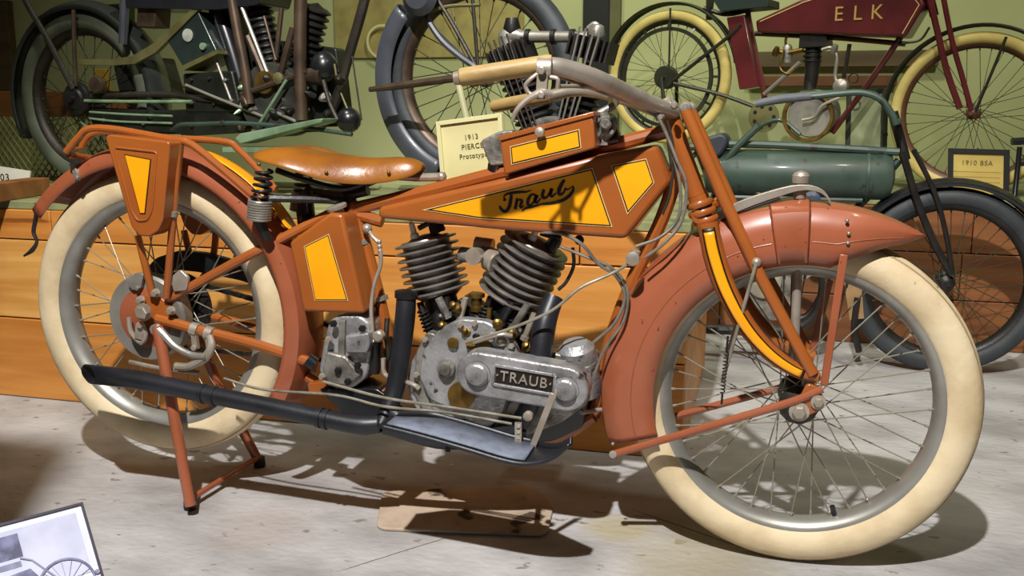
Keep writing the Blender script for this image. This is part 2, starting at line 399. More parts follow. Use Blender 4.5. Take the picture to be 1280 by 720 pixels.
for q, r in (((453, 303), .0165), ((475, 373), .0165)):
    c = H(*q); ax = (H(460, 330)-H(450, 290)).normalized()
    MB().lathe([(r, -.006), (r+.003, -.005), (r+.003, .005), (r, .006)], c, ax, 18).bolt(c+V((-.018, -.012, 0)), (0, -1, 0), .006, .012).build('clamp', steel, frame)
MB().lathe([(.017, -.012), (.020, -.010), (.020, .010), (.017, .012)], H(768, 172), H(780, 178)-H(756, 184), 16).box(H(768, 160), (.016, .03, .026)).build('clamp', black_enamel, frame)
for i, (q, r) in enumerate((((874, 255), .027), ((878, 265), .029), ((882, 275), .027))):
    MB().lathe([(.016, -.006), (r-.002, -.006), (r, -.002), (r, .002), (r-.002, .006), (.016, .006)], H(*q, -.055), H(890, 290)-H(876, 245), 22).build('head_ring', orange, frame)
# ---- the axle plates
for s in (-1, 1):
    MB().prism(rounded(H.pts([(168, 372), (196, 368), (214, 384), (208, 408), (176, 412)], .088*s), .012), (0, -.006*s, 0)).build('axle_plate', orange, frame, bevel=.001)

# ---- fenders
def fender(name, c, a0, a1, rc, re, hw, m, parent, steps=48, taper0=None, taper1=None, mid=None, solid=.0035):
    rows = []
    for i in range(steps+1):
        t = i/steps; a = math.radians(a0+(a1-a0)*t); ws = 1; es = 0
        if taper0 and t < taper0: q = t/taper0; ws = max(.02, math.sin(q*math.pi/2)**.7); es = 1-q**.8
        if taper1 and 1-t < taper1: q = (1-t)/taper1; ws = max(.02, math.sin(q*math.pi/2)**.7); es = 1-q**.8
        R2 = re+(rc-re)*es; row = []
        rm = rc-(mid or .035)*(1-es)
        for y, r in ((-1, R2), (-1, (R2+rm)/2), (-.985, rm+.002), (-.90, rm+(rc-rm)*.45), (-.68, rc-.010*(1-es)), (-.36, rc-.003), (0, rc), (.36, rc-.003), (.68, rc-.010*(1-es)), (.90, rm+(rc-rm)*.45), (.985, rm+.002), (1, (R2+rm)/2), (1, R2)):
            row.append(c+V((math.cos(a)*r, y*hw*ws, math.sin(a)*r)))
        rows.append(row)
    return MB().grid(rows).build(name, m, parent, solid=solid, ang=28)
rf = fender('rear_fender', RC, 141, -30, .412, .362, .070, worn_orange, hero, mid=.03)
ff = fender('front_fender', FC, 58, 197, .412, .292, .072, worn_orange, hero, steps=64, taper0=.17, mid=.05)
def crown_strip(name, c, a0, a1, y0, y1, r, m, parent, steps=24):
    rows = []
    for i in range(steps+1):
        a = math.radians(a0+(a1-a0)*i/steps); q = 1-abs(2*i/steps-1)**6; ym = (y0+y1)/2
        rows.append([c+V((math.cos(a)*(r-.25*y*y*4), y, math.sin(a)*(r-.25*y*y*4))) for y in [ym+(y0-ym)*q*.999, ym+(y0-ym)*q*.4, ym+(y1-ym)*q*.4, ym+(y1-ym)*q*.999]])
    return MB().grid(rows).build(name, m, parent, solid=.001)
crown_strip('crown_stripe', RC, 74, 22, -.022, .030, .4165, yellow, rf)
# raised bracket band and bead on the front fender
rows = []
for a in (90, 90.6, 91.5, 95.5, 99.5, 100.4, 101):
    k = .0 if a in (90, 101) else .006; a = math.radians(a)
    rows.append([FC+V((math.cos(a)*(r+k*.9), y*(1+k*6), math.sin(a)*(r+k*.9))) for y, r in ((-.0735, .292), (-.0735, .330), (-.0725, .366), (-.064, .390), (-.045, .404), (-.02, .411), (0, .414), (.02, .411), (.045, .404), (.064, .390), (.0725, .366), (.0735, .292))])
MB().grid(rows).build('bracket_band', worn_orange, ff, solid=.003, ang=25)
def bead_pt(a):
    t = (a-58)/139; q = min(1, t/.17); ws = max(.02, math.sin(q*math.pi/2)**.7); es = 1-q**.8
    r = (.292+.12*es+.412-.05*(1-es))/2+.012*(1-es); return FC+V((math.cos(math.radians(a))*r, -.0728*ws-.0006, math.sin(math.radians(a))*r))
for a0, a1 in ((63, 89), (102, 196)):
    MB().tube([bead_pt(a) for a in range(a0, a1+1, 2)], .0014, 6).build('bead', worn_orange, ff)
for q in ((1061, 292), (1060, 304), (1059, 276), (1092, 303), (766, 555)):
    MB().ball(H(q[0], q[1], -.0745 if q[0] != 1092 else -.055), .004, 8).build('rivet', steel, ff)
for s in (-1, 1):
    MB().bar(H(1055, 318, .074*s) if s < 0 else H(1037, 350, .07), H(1030, 482, -.088) if s < 0 else H(1014, 446, .08), .015, .006).build('fender_stay', worn_orange, ff, bevel=.002)
T('fender_stay', worn_orange, [(1028, 486, -.09), (990, 502, -.092), (900, 529, -.09), (766, 568, -.082)], .0082, ff)
T('fender_stay', worn_orange, [(986, 482, .085), (920, 500, .085), (845, 520, .08)], .0082, ff)
MB().cyl(H(766, 568, -.092), H(766, 568, -.078), .008).build('stay_bolt', steel, ff)

# ---- rear rack, boxes and their struts
rack = T('rack', orange, [(83, 190, -.105), (98, 172, -.105), (112, 161, -.105), (146, 162, -.105), (208, 173, -.105), (232, 177, -.105), (254, 191, -.10), (309, 238, -.09), (330, 257, -.08)], .0085, sm=6)
T('rack_rail', orange, [(100, 187, .095), (115, 168, .095), (147, 165, .095), (210, 172, .095), (280, 177, .095), (300, 189, .09), (332, 222, .085), (345, 238, .08)], .0085, rack)
for a, b in (((84, 190, -.105), (102, 186, .095)), ((142, 162, -.105), (150, 165, .095)), ((210, 173, -.105), (228, 174, .095))):
    T('rack_crossbar', orange, [a, b], .0075, rack, sm=0)
T('rack_crossbar', orange, [(86, 194, -.10), (113, 197, 0)], .007, rack, sm=0)
box_px = [(131, 171), (136, 168), (211, 177), (212, 182), (203, 276), (197, 289), (186, 296), (174, 295), (164, 284)]
for s, nm in ((-1, 'tool_case'), (1, 'tool_case')):
    # both cases are the same shape: outline read on the near side, mirrored across the fender
    pts = H.pts(box_px, -.155); pts = [V((p.x, -.155, p.z)) if s < 0 else V((p.x-.015, .128, p.z-.025-max(0, p.z-.80)*.75)) for p in pts]
    bx = MB().prism(rounded(pts, .006, 2), (0, -s*.058, 0)).build(nm, orange, hero, bevel=.004)
    tag(bx, 'wedge-shaped orange tool case with a yellow triangle' if s < 0 else None)
    if s < 0:
        bead = rounded(H.pts([(143, 184), (196, 190), (190, 262), (184, 275), (172, 276), (165, 264)], -.156), .008, 3)
        MB().tube(bead, .0026, 6, closed=True).build('bead', orange, bx)
        tri = H.pts([(157, 194), (188, 200), (181, 266), (176, 266)], -.1555)
        MB().prism(offset_poly(tri, NY, -.002), (0, -.0012, 0)).build('panel_line', black_line, bx)
        MB().prism(tri, (0, -.002, 0)).build('yellow_panel', yellow, bx)
    y = s*.118
    st = T('rack_strut', orange, [(223, 178, -.112), (219, 240, -.112), (208, 372, -.095)] if s < 0 else [(268, 225, .105), (267, 318, .095), (236, 372, .09)], .0088, hero)
    if s < 0:
        for q in ((219.5, 208), (216, 267)):
            c = H(q[0], q[1], -.112); MB().lathe([(.0092, -.007), (.0118, -.006), (.0118, .006), (.0092, .007)], c, H(219, 240, -.112)-H(216, 270, -.112), 14).bolt(c+V((-.013, -.004, 0)), (0, -1, 0), .005, .009).build('clamp', steel, st)
        T('brace', orange, [(172, 294, -.108), (191, 370, -.095)], .0085, st, sm=0)
    else:
        T('brace', orange, [(230, 288, .108), (240, 330, .10)], .0085, st, sm=0)
# small clip and the dangling stand hook at the fender tail
MB().bar(H(90, 204, -.073), H(98, 226, -.073), .012, .006).bolt(H(97, 222, -.076), (0, -1, 0), .006, .006).build('fender_clip', steel, rf, bevel=.001)
MB().tube(spline(H.pts([(47, 254, -.03), (45, 272, -.035), (42, 290, -.04), (46, 302, -.045), (40, 313, -.05), (30, 320, -.05)]), 5), [.006, .0055, .005, .004, .006, .0025], 8).build('stand_hook', iron, rf)

# ---- brake drum, axle and links at the rear hub
DC = V((0, -.052, .4517))
dr = MB().lathe([(.001, -.030), (.055, -.030), (.072, -.024), (.098, -.020), (.101, -.014), (.101, .016), (.04, .02)], DC, (0, 1, 0), 48).build('brake_drum', worn_orange, rw)
MB().lathe([(.090, -.024), (.0995, -.0245), (.105, -.018), (.105, .012), (.096, .018)], DC, (0, 1, 0), 48).build('drum_rim', steel, dr)
MB().prism(rounded(H.pts([(160, 352), (172, 340), (182, 342), (178, 360), (168, 362)], -.082), .006), (0, -.008, 0)).bolt(H(172, 360, -.09), (0, -1, 0), .006, .006).build('drum_bracket', steel, dr, bevel=.0015)
MB().prism(rounded(H.pts([(216, 346), (228, 336), (238, 346), (236, 362), (220, 364)], -.082), .006), (0, -.01, 0)).build('drum_bracket', nickel, dr, bevel=.0015)
ax_ = MB().cyl(H(180, 390, -.13), H(180, 390, -.07), .009)
ax_.bolt(H(180, 390, -.122), (0, -1, 0), .016, .014).lathe([(.021, 0), (.021, .005)], H(180, 390, -.115), (0, -1, 0), 20).build('axle_nut', nickel, hero)
for q in ((177, 375), (196, 366), (215, 388)):
    MB().bolt(H(*q, -.094), (0, -1, 0), .009, .014).lathe([(.011, 0), (.011, .004)], H(*q, -.093), (0, -1, 0), 14).build('plate_bolt', nickel, hero)
MB().tube(spline(H.pts([(161, 397, -.10), (164, 415, -.10), (176, 428, -.105), (182, 418, -.105), (176, 402, -.105)]), 5), .006, 8).build('brake_link', nickel, hero)
MB().bar(H(176, 405, -.108), H(174, 424, -.108), .022, .008).bolt(H(176, 406, -.112), (0, -1, 0), .009, .008).build('brake_arm', nickel, hero, bevel=.002)
T('brake_lever', steel, [(196, 410, -.115), (206, 420, -.118), (220, 434, -.12), (240, 444, -.12), (258, 446, -.12)], [.011, .0095, .009, .008, .009])
MB().lathe([(.006, 0), (.013, 0), (.013, .012), (.006, .012)], H(197, 411, -.11), (0, -1, 0), 16).build('lever_boss', steel, hero)
for q in ((244, 412), (262, 417)):
    c = H(*q, -.087); MB().lathe([(.0128, -.010), (.017, -.009), (.017, .009), (.0128, .010)], c, H(250, 413, -.087)-H(240, 410, -.087), 16).bar(c+V((0, -.006, .0)), c+V((.004, -.006, -.045)), .014, .012).bolt(c+V((.004, -.012, -.04)), (0, -1, 0), .008, .008).build('stay_clamp', nickel, hero, bevel=.0015)
T('pedal_arm', nickel, [(262, 420, -.10), (264, 434, -.11), (255, 448, -.115), (236, 458, -.12), (220, 458, -.12)], [.008, .010, .011, .009, .010])
T('brake_rod', rod, [(162, 452, -.10), (200, 460, -.10), (250, 466, -.10)], .005)
# far side drive: chain guard, sprocket, chain
def arc_band(c, r0, r1, a0, a1, y, th, steps=30):
    P = [c+V((math.cos(math.radians(a0+(a1-a0)*i/steps))*r1, 0, math.sin(math.radians(a0+(a1-a0)*i/steps))*r1)) for i in range(steps+1)]
    Q = [c+V((math.cos(math.radians(a0+(a1-a0)*i/steps))*r0, 0, math.sin(math.radians(a0+(a1-a0)*i/steps))*r0)) for i in range(steps+1)]
    return [[p+V((0, y, 0)), p+V((0, y+th, 0)), q+V((0, y+th, 0)), q+V((0, y, 0))] for p, q in zip(P, Q)]
sc = V((.02, 0, .46))
MB().prism([V((p.x, .070, p.z)) for p in rounded(H.pts([(180, 340), (196, 322), (224, 313), (256, 316), (300, 328), (350, 348), (350, 366), (300, 350), (250, 340), (222, 337), (196, 345)], .075), .012)], (0, .022, 0)).build('chain_guard', black_enamel, hero, bevel=.002)
MB().lathe([(.03, 0), (.085, 0), (.088, .002), (.088, .008), (.085, .010), (.03, .010)], V((0, .062, .4517)), (0, 1, 0), 40).build('sprocket', iron, hero)
cl = spline(H.pts([(214, 345, .08), (260, 358, .08), (330, 378, .08), (400, 402, .08), (440, 420, .08), (450, 440, .08), (430, 450, .08), (360, 446, .08), (290, 440, .08), (235, 434, .08), (205, 420, .08), (193, 380, .08)]), 10, closed=True)
mb = MB()
for i in range(0, len(cl)):
    a, b = cl[i], cl[(i+1) % len(cl)]; m_ = (a+b)/2; mb.bar(a+(a-m_)*.1, b+(b-m_)*.1, .011, .012 if i % 2 else .008)
ch = mb.build('drive_chain', chain_steel, hero, smooth=False)

# ---- rear stand
st = T('rear_stand', worn_orange, [(197, 408, -.112), (205, 450, -.125), (222, 545, -.15), (238, 632, -.165)], [.0135, .0135, .013, .0125], sm=4, n=12)
FL = hit(238, 634, V((0, 0, .004)), V((0, 0, 1))); FR = V((FL.x+.02, .165, .004))
T('stand_leg', worn_orange, [(240, 400, .115), (272, 480, .13)], .0135, st, sm=0)
MB().tube([H(272, 480, .13), FR+V((0, 0, .006))], [.0135, .0125], 12).build('stand_leg', worn_orange, st)
MB().tube([FL+V((.002, .0, .022)), FR+V((-.002, 0, .022))], .0075, 10).build('stand_crossbar', worn_orange, st)
for p in (FL, FR): MB().lathe([(.015, -.004), (.016, 0), (.0145, .022)], p, (0, 0, 1), 14).build('stand_foot', iron, st)

# ---- oil tank box under the saddle
ob_px = [(361, 303), (412, 266), (428, 268), (456, 392), (378, 390)]
ob_n = H.pts(ob_px, -.085); ob_f = [V((p.x, .085, p.z)) for p in ob_n]
mb = MB(); mb.prism(ob_n, (0, .115, 0)); ob = mb.build('oil_tank', orange, hero, bevel=.008, segs=3)
yp = H.pts([(382, 309), (410, 295), (433, 374), (395, 374)], -.0855)
MB().prism(offset_poly(yp, NY, -.0035), (0, -.001, 0)).build('panel_line', cream_line, ob)
MB().prism(offset_poly(yp, NY, -.002), (0, -.0015, 0)).build('panel_line', black_line, ob)
MB().prism(yp, (0, -.002, 0)).build('yellow_panel', yellow, ob)
MB().lathe([(.014, -.018), (.014, 0), (.023, .001), (.024, .008), (.020, .011), (.002, .012)], H(422, 262, -.05), (-.30, -.15, 1), 22).build('filler_cap', nickel, ob)

# ---- fuel tank
def plane_of(a, b, c): n = (b-a).cross(c-a).normalized(); return a, n
TY = -.088
tp = {k: H(x, y, o) for k, (x, y, o) in dict(a=(472, 259, TY), a2=(620, 225, TY), b=(745, 194, TY), c=(821, 181, -.040), d=(840, 226, -.040), e=(782, 299, TY), f=(640, 289, TY), g=(472, 273, TY)).items()}
mir = lambda p: V((p.x, -p.y, p.z))
keys = 'a a2 b c d e f g'.split()
mb = MB(); mb.v = [tp[k] for k in keys]+[mir(tp[k]) for k in keys]
ix = {k: i for i, k in enumerate(keys)}
side = [('a', 'g', 'f', 'e', 'b', 'a2'), ('b', 'e', 'd', 'c')]
for s_ in side:
    mb.f.append(tuple(ix[k] for k in s_)); mb.f.append(tuple(ix[k]+8 for k in reversed(s_)))
for i in range(8):
    j = (i+1) % 8; mb.f.append((i, j, j+8, i+8))
tank = mb.build('fuel_tank', orange, hero, bevel=.010, segs=3)
def face_panel(pxs, p0, n, parent, lift=.0008, line=True):
    n = n.normalized()
    if n.y > 0: n = -n
    P = [hit(x, y, p0+n*lift, n) for x, y in pxs]
    if line:
        MB().prism(offset_poly(P, n, -.0042), n*.0006).build('panel_line', cream_line, parent)
        MB().prism(offset_poly(P, n, -.0026), n*.0011).build('panel_line', black_line, parent)
    return MB().prism(P, n*.0016).build('yellow_panel', yellow, parent)
yp = face_panel([(540, 262), (739, 213), (762, 281), (600, 271)], tp['b'], V((0, -1, 0)), tank)
face_panel([(767, 209), (806, 201), (815, 228), (785, 263)], *plane_of(tp['b'], tp['e'], tp['d']), tank)
# script lettering on the near flank: strokes read from the photograph on the tank's own plane
def stroke(mb, P, wd, y, k=.125, o=(610, 210)):
    Q = spline([H(o[0]+x*k, o[1]+yy*k, y) for x, yy in P], 6); n = len(Q); R = lerp_list(wd, n)
    L_ = []; Rr = []
    for i in range(n):
        t = (Q[min(i+1, n-1)]-Q[max(i-1, 0)]).normalized(); s_ = V((-t.z, 0, t.x)); L_.append(Q[i]+s_*R[i]); Rr.append(Q[i]-s_*R[i])
    fl = V((0, -.0012, 0))
    mb.grid([[l, l+fl, r+fl, r] for l, r in zip(L_, Rr)], close=True)
    b = len(mb.v)-4; a = len(mb.v)-4*n; mb.f.append((a, a+1, a+2, a+3)); mb.f.append((b+3, b+2, b+1, b))
strokes = [
 ([(150, 320), (175, 320), (160, 290), (185, 262), (250, 248), (330, 240), (390, 238), (435, 220)], [.0010, .0016, .0012, .0018, .0022, .0020, .0014, .0006]),
 ([(235, 265), (228, 320), (215, 380), (190, 425), (155, 430), (125, 400), (120, 375)], [.0022, .0028, .0030, .0028, .0026, .0022, .0010]),
 ([(290, 300), (285, 350), (272, 412)], [.0016, .0024, .0026]),
 ([(285, 350), (310, 318), (340, 330), (325, 375), (335, 395), (365, 375)], [.0008, .0016, .0024, .0024, .0018, .0008]),
 ([(480, 280), (445, 262), (405, 310), (400, 365), (430, 370), (470, 320), (492, 270)], [.0014, .0016, .0026, .0024, .0014, .0018, .0024]),
 ([(490, 275), (472, 320), (490, 345), (530, 300)], [.0026, .0028, .0020, .0010]),
 ([(560, 215), (545, 270), (560, 300), (600, 280), (640, 205)], [.0026, .0028, .0024, .0016, .0022]),
 ([(640, 205), (625, 260), (640, 285), (685, 250)], [.0026, .0028, .0020, .0010]),
 ([(765, 118), (735, 165), (710, 225), (715, 262), (750, 255), (775, 205)], [.0024, .0030, .0032, .0026, .0018, .0014]),
 ([(770, 200), (800, 215), (850, 180)], [.0014, .0012, .0008]),
 ([(855, 180), (850, 225), (810, 280), (740, 325), (640, 350), (540, 360)], [.0010, .0024, .0028, .0026, .0022, .0014]),
 ([(540, 360), (440, 388), (380, 400), (340, 430)], [.0010, .0018, .0018, .0008])]
mb = MB()
for P, wd in strokes: stroke(mb, P, [k*1.3 for k in wd], TY-.0022)
tag(mb.build('script_lettering', black_line, tank, smooth=False), 'black script lettering reading Traub')

# ---- tool box on the tank
tb_n = H.pts([(625, 176), (741, 144), (745, 185), (630, 219)], -.100)
tb = MB().prism(tb_n, (0, .066, 0)).build('tool_box', orange, hero, bevel=.004)
lid = H.pts([(623, 177), (623, 170), (742, 139), (743, 145)], -.104)
MB().prism(lid, (0, .074, 0)).build('lid', orange, tb, bevel=.002)
face_panel([(640, 185), (722, 164.5), (724, 183), (641.5, 203)], tb_n[0], V((0, -1, 0)), tb)
kc = H(677, 166, -.104); MB().lathe([(.005, 0), (.005, .008), (.010, .010), (.011, .016), (.009, .022), (.001, .024)], kc, (0, -1, .1), 12).build('knob', nickel, tb)
MB().prism(rounded(H.pts([(600, 176), (624, 164), (642, 162), (640, 205), (612, 208)], -.02), .008), (0, .05, 0)).build('oil_pump_box', dirty_alu, hero, bevel=.004)
MB().lathe([(.016, 0), (.018, .01), (.018, .05)], H(618, 214, .0), (.3, 0, 1), 16).build('oil_glass', black_enamel, hero)
# compression release / lubricator cluster in front of the tool box
lub = MB().lathe([(.021, -.03), (.023, -.026), (.023, .026), (.021, .03)], H(757, 158, -.02), (0, 1, .2), 20)
lub.lathe([(.012, 0), (.012, .012), (.008, .016)], H(758, 155, -.055), (0, -1, 0), 12).box(H(752, 172, -.03), (.03, .03, .03)).cyl(H(752, 140, -.02), H(756, 150, -.02), .012).cyl(H(748, 142, -.02), H(768, 132, -.01), .008)
for q in ((748, 150), (768, 150), (765, 165), (748, 168)): lub.bolt(H(*q, -.05), (0, -1, 0), .006, .01)
lub.build('lubricator', dirty_alu, hero)

# ---- saddle
rows = []
for x, wv, zt, dp in ((.296, .03, .842, .004), (.302, .072, .850, .018), (.322, .105, .859, .034), (.36, .124, .866, .048), (.41, .126, .864, .056), (.46, .108, .853, .060), (.505, .082, .842, .058), (.545, .062, .836, .056), (.585, .052, .837, .056), (.625, .046, .840, .052), (.655, .038, .838, .044), (.675, .026, .830, .026), (.683, .010, .822, .008)):
    rows.append([V((x, wv*t*(1 if abs(t) < .95 else .97), zt+.010*max(0, min(1, (.5-x)/.1))-.018*math.cos(t*math.pi*.5)*(1 if x < .5 else .15)-dp*abs(t)**3.4)) for t in [i/8 for i in range(-8, 9)]])
sad = MB().grid(rows).build('saddle', leather, hero, solid=.007, ang=60)
sm_ = sad.modifiers.new('sub', 'SUBSURF'); sm_.levels = 1; sm_.render_levels = 2
for t in ((.345, -.116), (.49, -.085), (.62, -.046)): MB().ball(V((t[0], t[1]-.002, .825 if t[0] < .4 else .808)), .0045, 8).build('rivet', brass, sad)
for s in (-1, 1):
    a = V((.345, .095*s, .812)); b = V((.335, .10*s, .745)); c = V((.328, .10*s, .700))
    MB().tube(helix(a, b, (.017, .020), 5), .0038, 6).build('saddle_spring', iron, sad)
    MB().tube(helix(b, c, .025, 8, 16), .0032, 6).build('saddle_spring', steel, sad)
    MB().tube([c, V((.34, .085*s, .655))], .012, 10).build('spring_seat', iron, sad)
    MB().tube(spline([V((.36, .07*s, .81)), V((.42, .06*s, .790)), (V((.50, .04*s, .770))), V((.56, .03*s, .785)), V((.64, .02*s, .815))], 5), .007, 8).build('saddle_bar', iron, sad)
    MB().tube([V((.345, .10*s, .75)), V((.47, .05*s, .745)), V((.50, .02*s, .74))], .009, 8).build('saddle_bar', iron, sad)
MB().tube(H.pts([(436, 244), (442, 262)]), .014, 12).tube(H.pts([(432, 245), (460, 238)]), .012, 10).build('seat_post', iron, sad)
MB().tube(H.pts([(380, 240), (384, 275)], .02), .02, 12).build('seat_post_housing', iron, sad)
MB().tube(H.pts([(495, 222), (520, 222), (556, 221)]), [.006, .009, .010], 10).ball(H(552, 221), .0115, 10).build('saddle_pivot', nickel, sad)

# ---- fork: curved blades with a yellow stripe, straight truss tubes, rockers
def arc_ribbon(P, R, half, lift, m, name, parent, d=V((0, -1, 0))):
    rows = []
    for i, p in enumerate(P):
        t = (P[min(i+1, len(P)-1)]-P[max(i-1, 0)]).normalized(); s_ = d.cross(t).normalized()
        rows.append([p+(d*math.cos(a)+s_*math.sin(a))*(R[i]+lift) for a in [half*k/3 for k in range(-3, 4)]])
    return MB().grid(rows).build(name, m, parent, solid=.0008)
fork = thing_part = None
blade = [(885, 279), (893, 318), (908, 362), (932, 406), (962, 440), (994, 462), (1022, 471)]
for s in (-1, 1):
    P = [V((p.x, s*.078, p.z)) for p in spline(H.pts(blade, -.078), 8)]
    R = lerp_list([.021, .0215, .021, .0195, .0175, .015, .013], len(P))
    b = MB().tube(P, R, 18).build('fork_blade', orange, hero)
    if s < 0:
        fork = b
        e = int(len(P)*.90); arc_ribbon(P[1:e], R[1:e], .64, .0006, black_line, 'stripe_line', b); arc_ribbon(P[2:e-1], R[2:e-1], .46, .0013, yellow, 'yellow_stripe', b)
    tr_ = [V((p.x, s*.060*(1-i/3)+s*.088*i/3, p.z)) for i, p in enumerate(H.pts([(856, 138), (905, 250), (950, 345), (1016, 466)], -.078))]
    tt = MB().tube(tr_, [.0125, .0125, .0120, .0115], 14).build('fork_truss', orange, hero)
    MB().ball(tr_[0]+V((0, 0, .004)), .0135, 10).build('truss_cap', nickel, tt)
    MB().tube([V((1.29, s*.02, .735)), tr_[1]+V((0, 0, .0))], .0085, 8).build('truss_link', orange, tt)
    c = V((tr_[2].x-.008, s*.082, tr_[2].z+.028)); MB().ball(c+V((0, s*.004, 0)), .010, 12).build('rod_end', nickel, tt)
    MB().tube([c+V((0, s*.01, 0)), V((c.x-.055, s*.095, .405))], .0038, 8).build('fork_rod', rod, tt)
    rk = MB().prism(rounded([V((1.5048+dx, s*.082, .355+dz)) for dx, dz in ((.012, .060), (.034, .052), (.050, .022), (.038, .004), (.010, -.012), (-.012, .0))], .012), (0, s*.010, 0)).build('rocker', orange, hero, bevel=.002)
    MB().bolt(V((1.5048, s*.092, .355)), (0, s, 0), .014, .014).lathe([(.02, 0), (.02, .004)], V((1.5048, s*.091, .355)), (0, s, 0), 16).build('axle_nut', nickel, rk)
    MB().bolt(V((1.540, s*.092, .378)), (0, s, 0), .010, .012).lathe([(.015, 0), (.015, .006)], V((1.540, s*.091, .378)), (0, s, 0), 14).build('rocker_bolt', nickel, rk)
MB().tube([V((1.2915, -.078, .735)), V((1.2915, .078, .735))], .014, 12).build('fork_crown', orange, hero, bevel=.002)
MB().tube(H.pts([(872, 244), (886, 284)]), .022, 18).build('steering_stem', orange, hero)
# small spring and rod hanging by the near blade
MB().tube(helix(H(908, 440, -.10), H(903, 492, -.10), .0042, 12, 8), .0014, 5).tube(H.pts([(910, 420, -.10), (908, 440, -.10)]), .0025, 6).tube(H.pts([(903, 492, -.10), (902, 505, -.10)]), .0025, 6).build('tension_spring', iron, fork)
# spring plunger through the fender and the leaf spring above it
for y, m_, r_ in ((-.020, nickel, .0095), (.028, iron, .0095)):
    MB().tube([V((1.485, y, .80 if y < 0 else .70)), V((1.492, y, .43))], r_, 14).build('spring_plunger', m_, hero)
pt = V((1.484, -.02, .802))
MB().lathe([(.010, -.03), (.012, -.028), (.012, 0), (.016, .002), (.017, .016), (.013, .022), (.001, .026)], pt, (0, 0, 1), 16).build('plunger_cap', nickel, hero)
lf = H.pts([(890, 274), (930, 255), (975, 240), (1003, 234), (1025, 238), (1036, 249), (1040, 264)], -.03)
mb = MB(); q = spline(lf, 6); wd = lerp_list([.010, .0095, .008, .0055, .0042, .0036, .003], len(q))
mb.grid([[p+V((0, -.010, w_)), p+V((0, .010, w_)), p+V((0, .010, -w_)), p+V((0, -.010, -w_))] for p, w_ in zip(q, wd)], close=True)
mb.f.append((0, 1, 2, 3)); k = len(mb.v); mb.f.append((k-1, k-2, k-3, k-4)); mb.build('leaf_spring', nickel, hero, bevel=.001)
T('leaf_spring_core', dark_cable, [(905, 271), (975, 247)], .004, hero, off=-.034, sm=0)
MB().lathe([(.006, 0), (.006, .012)], H(997, 241, -.02), (0, 0, 1), 10).ball(H(994, 236, -.02), .006, 8).build('spring_bolt', nickel, hero)

# ---- handlebar
bar_c = H(842, 140, -.01)
near_bar = spline([H(672, 82, -.285), H(700, 84, -.27), H(742, 97, -.22), H(790, 119, -.13), H(822, 133, -.06), bar_c], 8)
hb = MB().tube(near_bar, [.0145, .0165, .0170, .0170, .0165, .015], 16).build('handlebar', nickel, hero)
MB().lathe([(.001, -.004), (.010, -.003), (.0165, .002), (.0170, .01), (.0170, .165), (.0150, .172)], H(575, 97, -.30), H(672, 82, -.285)-H(575, 97, -.30), 18).build('grip', grip_wood, hb)
MB().tube([H(568, 98, -.301), H(577, 97, -.30)], [.012, .0135], 12).build('grip_end', nickel, hb)
far_bar = spline([H(686, 120, .235), H(715, 114, .23), H(745, 115, .20), H(790, 127, .12), H(826, 140, .04), bar_c], 8)
MB().tube(far_bar, .0135, 14).build('handlebar_arm', nickel, hb)
g0, g1 = H(616, 133, .26), H(688, 120, .235)
MB().lathe([(.001, -.004), (.013, -.002), (.0155, .006), (.0155, (g1-g0).length)], g0, g1-g0, 16).build('grip', grip_wood, hb)
MB().tube([H(762, 100, -.13), H(768, 128, .12)], .0115, 12).build('cross_brace', nickel, hb)
# levers and clamps at the near grip
c = H(681, 86, -.29)
MB().lathe([(.0150, -.014), (.020, -.013), (.020, .013), (.0150, .014)], c, H(700, 83, -.28)-H(672, 83, -.285), 18).bar(c+V((0, -.012, .005)), c+V((-.002, -.016, -.055)), .020, .010).bolt(c+V((0, -.022, -.004)), (0, -1, 0), .008, .008).bolt(c+V((0, -.022, -.046)), (0, -1, 0), .007, .008).build('lever_clamp', nickel, hb, bevel=.002)
T('lever', nickel, [(690, 117, -.30), (676, 116, -.31), (660, 124, -.315), (646, 138, -.32), (640, 152, -.32)], [.006, .0075, .006, .005, .004], hb)
T('lever', nickel, [(672, 92, -.305), (662, 100, -.31), (657, 108, -.31), (664, 118, -.31), (678, 112, -.305)], .004, hb)
T('lever', nickel, [(688, 96, -.30), (697, 99, -.30), (697, 110, -.30)], .004, hb)
T('control_rod', rod, [(698, 108, -.29), (726, 108, -.24), (756, 112, -.17)], .004, hb)
MB().lathe([(.014, -.02), (.019, -.018), (.019, .018), (.014, .02)], bar_c+V((-.02, -.01, .004)), (1, .1, .25), 14).lathe([(.018, -.012), (.018, .028), (.010, .038), (.001, .040)], H(838, 146), (-.28, 0, 1), 16).build('stem_clamp', nickel, hb)
for q in ((815, 136), (843, 132), (857, 133), (826, 146)):
    MB().ball(H(q[0], q[1], -.06), .008, 8).bolt(H(q[0], q[1], -.065), (0, -1, 0), .006, .008).build('clamp_bolt', nickel, hb)
# cables and pipes
T('control_cable', cable, [(700, 96, -.26), (760, 118, -.16), (800, 134, -.10), (826, 152, -.06), (840, 190, -.06), (850, 232, -.07), (848, 272, -.08), (826, 296, -.09), (795, 308, -.09)], .0035, hb)
T('control_cable', cable, [(820, 140, -.07), (834, 170, -.07), (846, 200, -.075), (858, 232, -.08), (852, 276, -.09), (830, 304, -.10), (806, 322, -.10)], .0035, hb)
T('control_cable', dark_cable, [(834, 150, -.05), (842, 190, -.05), (838, 240, -.05), (828, 268, -.05)], .003, hb)
T('oil_line', rod, [(800, 322, -.10), (764, 342, -.10), (725, 360, -.115), (690, 388, -.125), (640, 410, -.125), (582, 428, -.125)], .0034)
T('ignition_cable', cable, [(676, 290, -.08), (704, 293, -.09), (728, 306, -.09), (748, 330, -.08), (770, 345, -.07), (781, 372, -.07), (768, 404, -.08), (742, 428, -.08)], .0036)
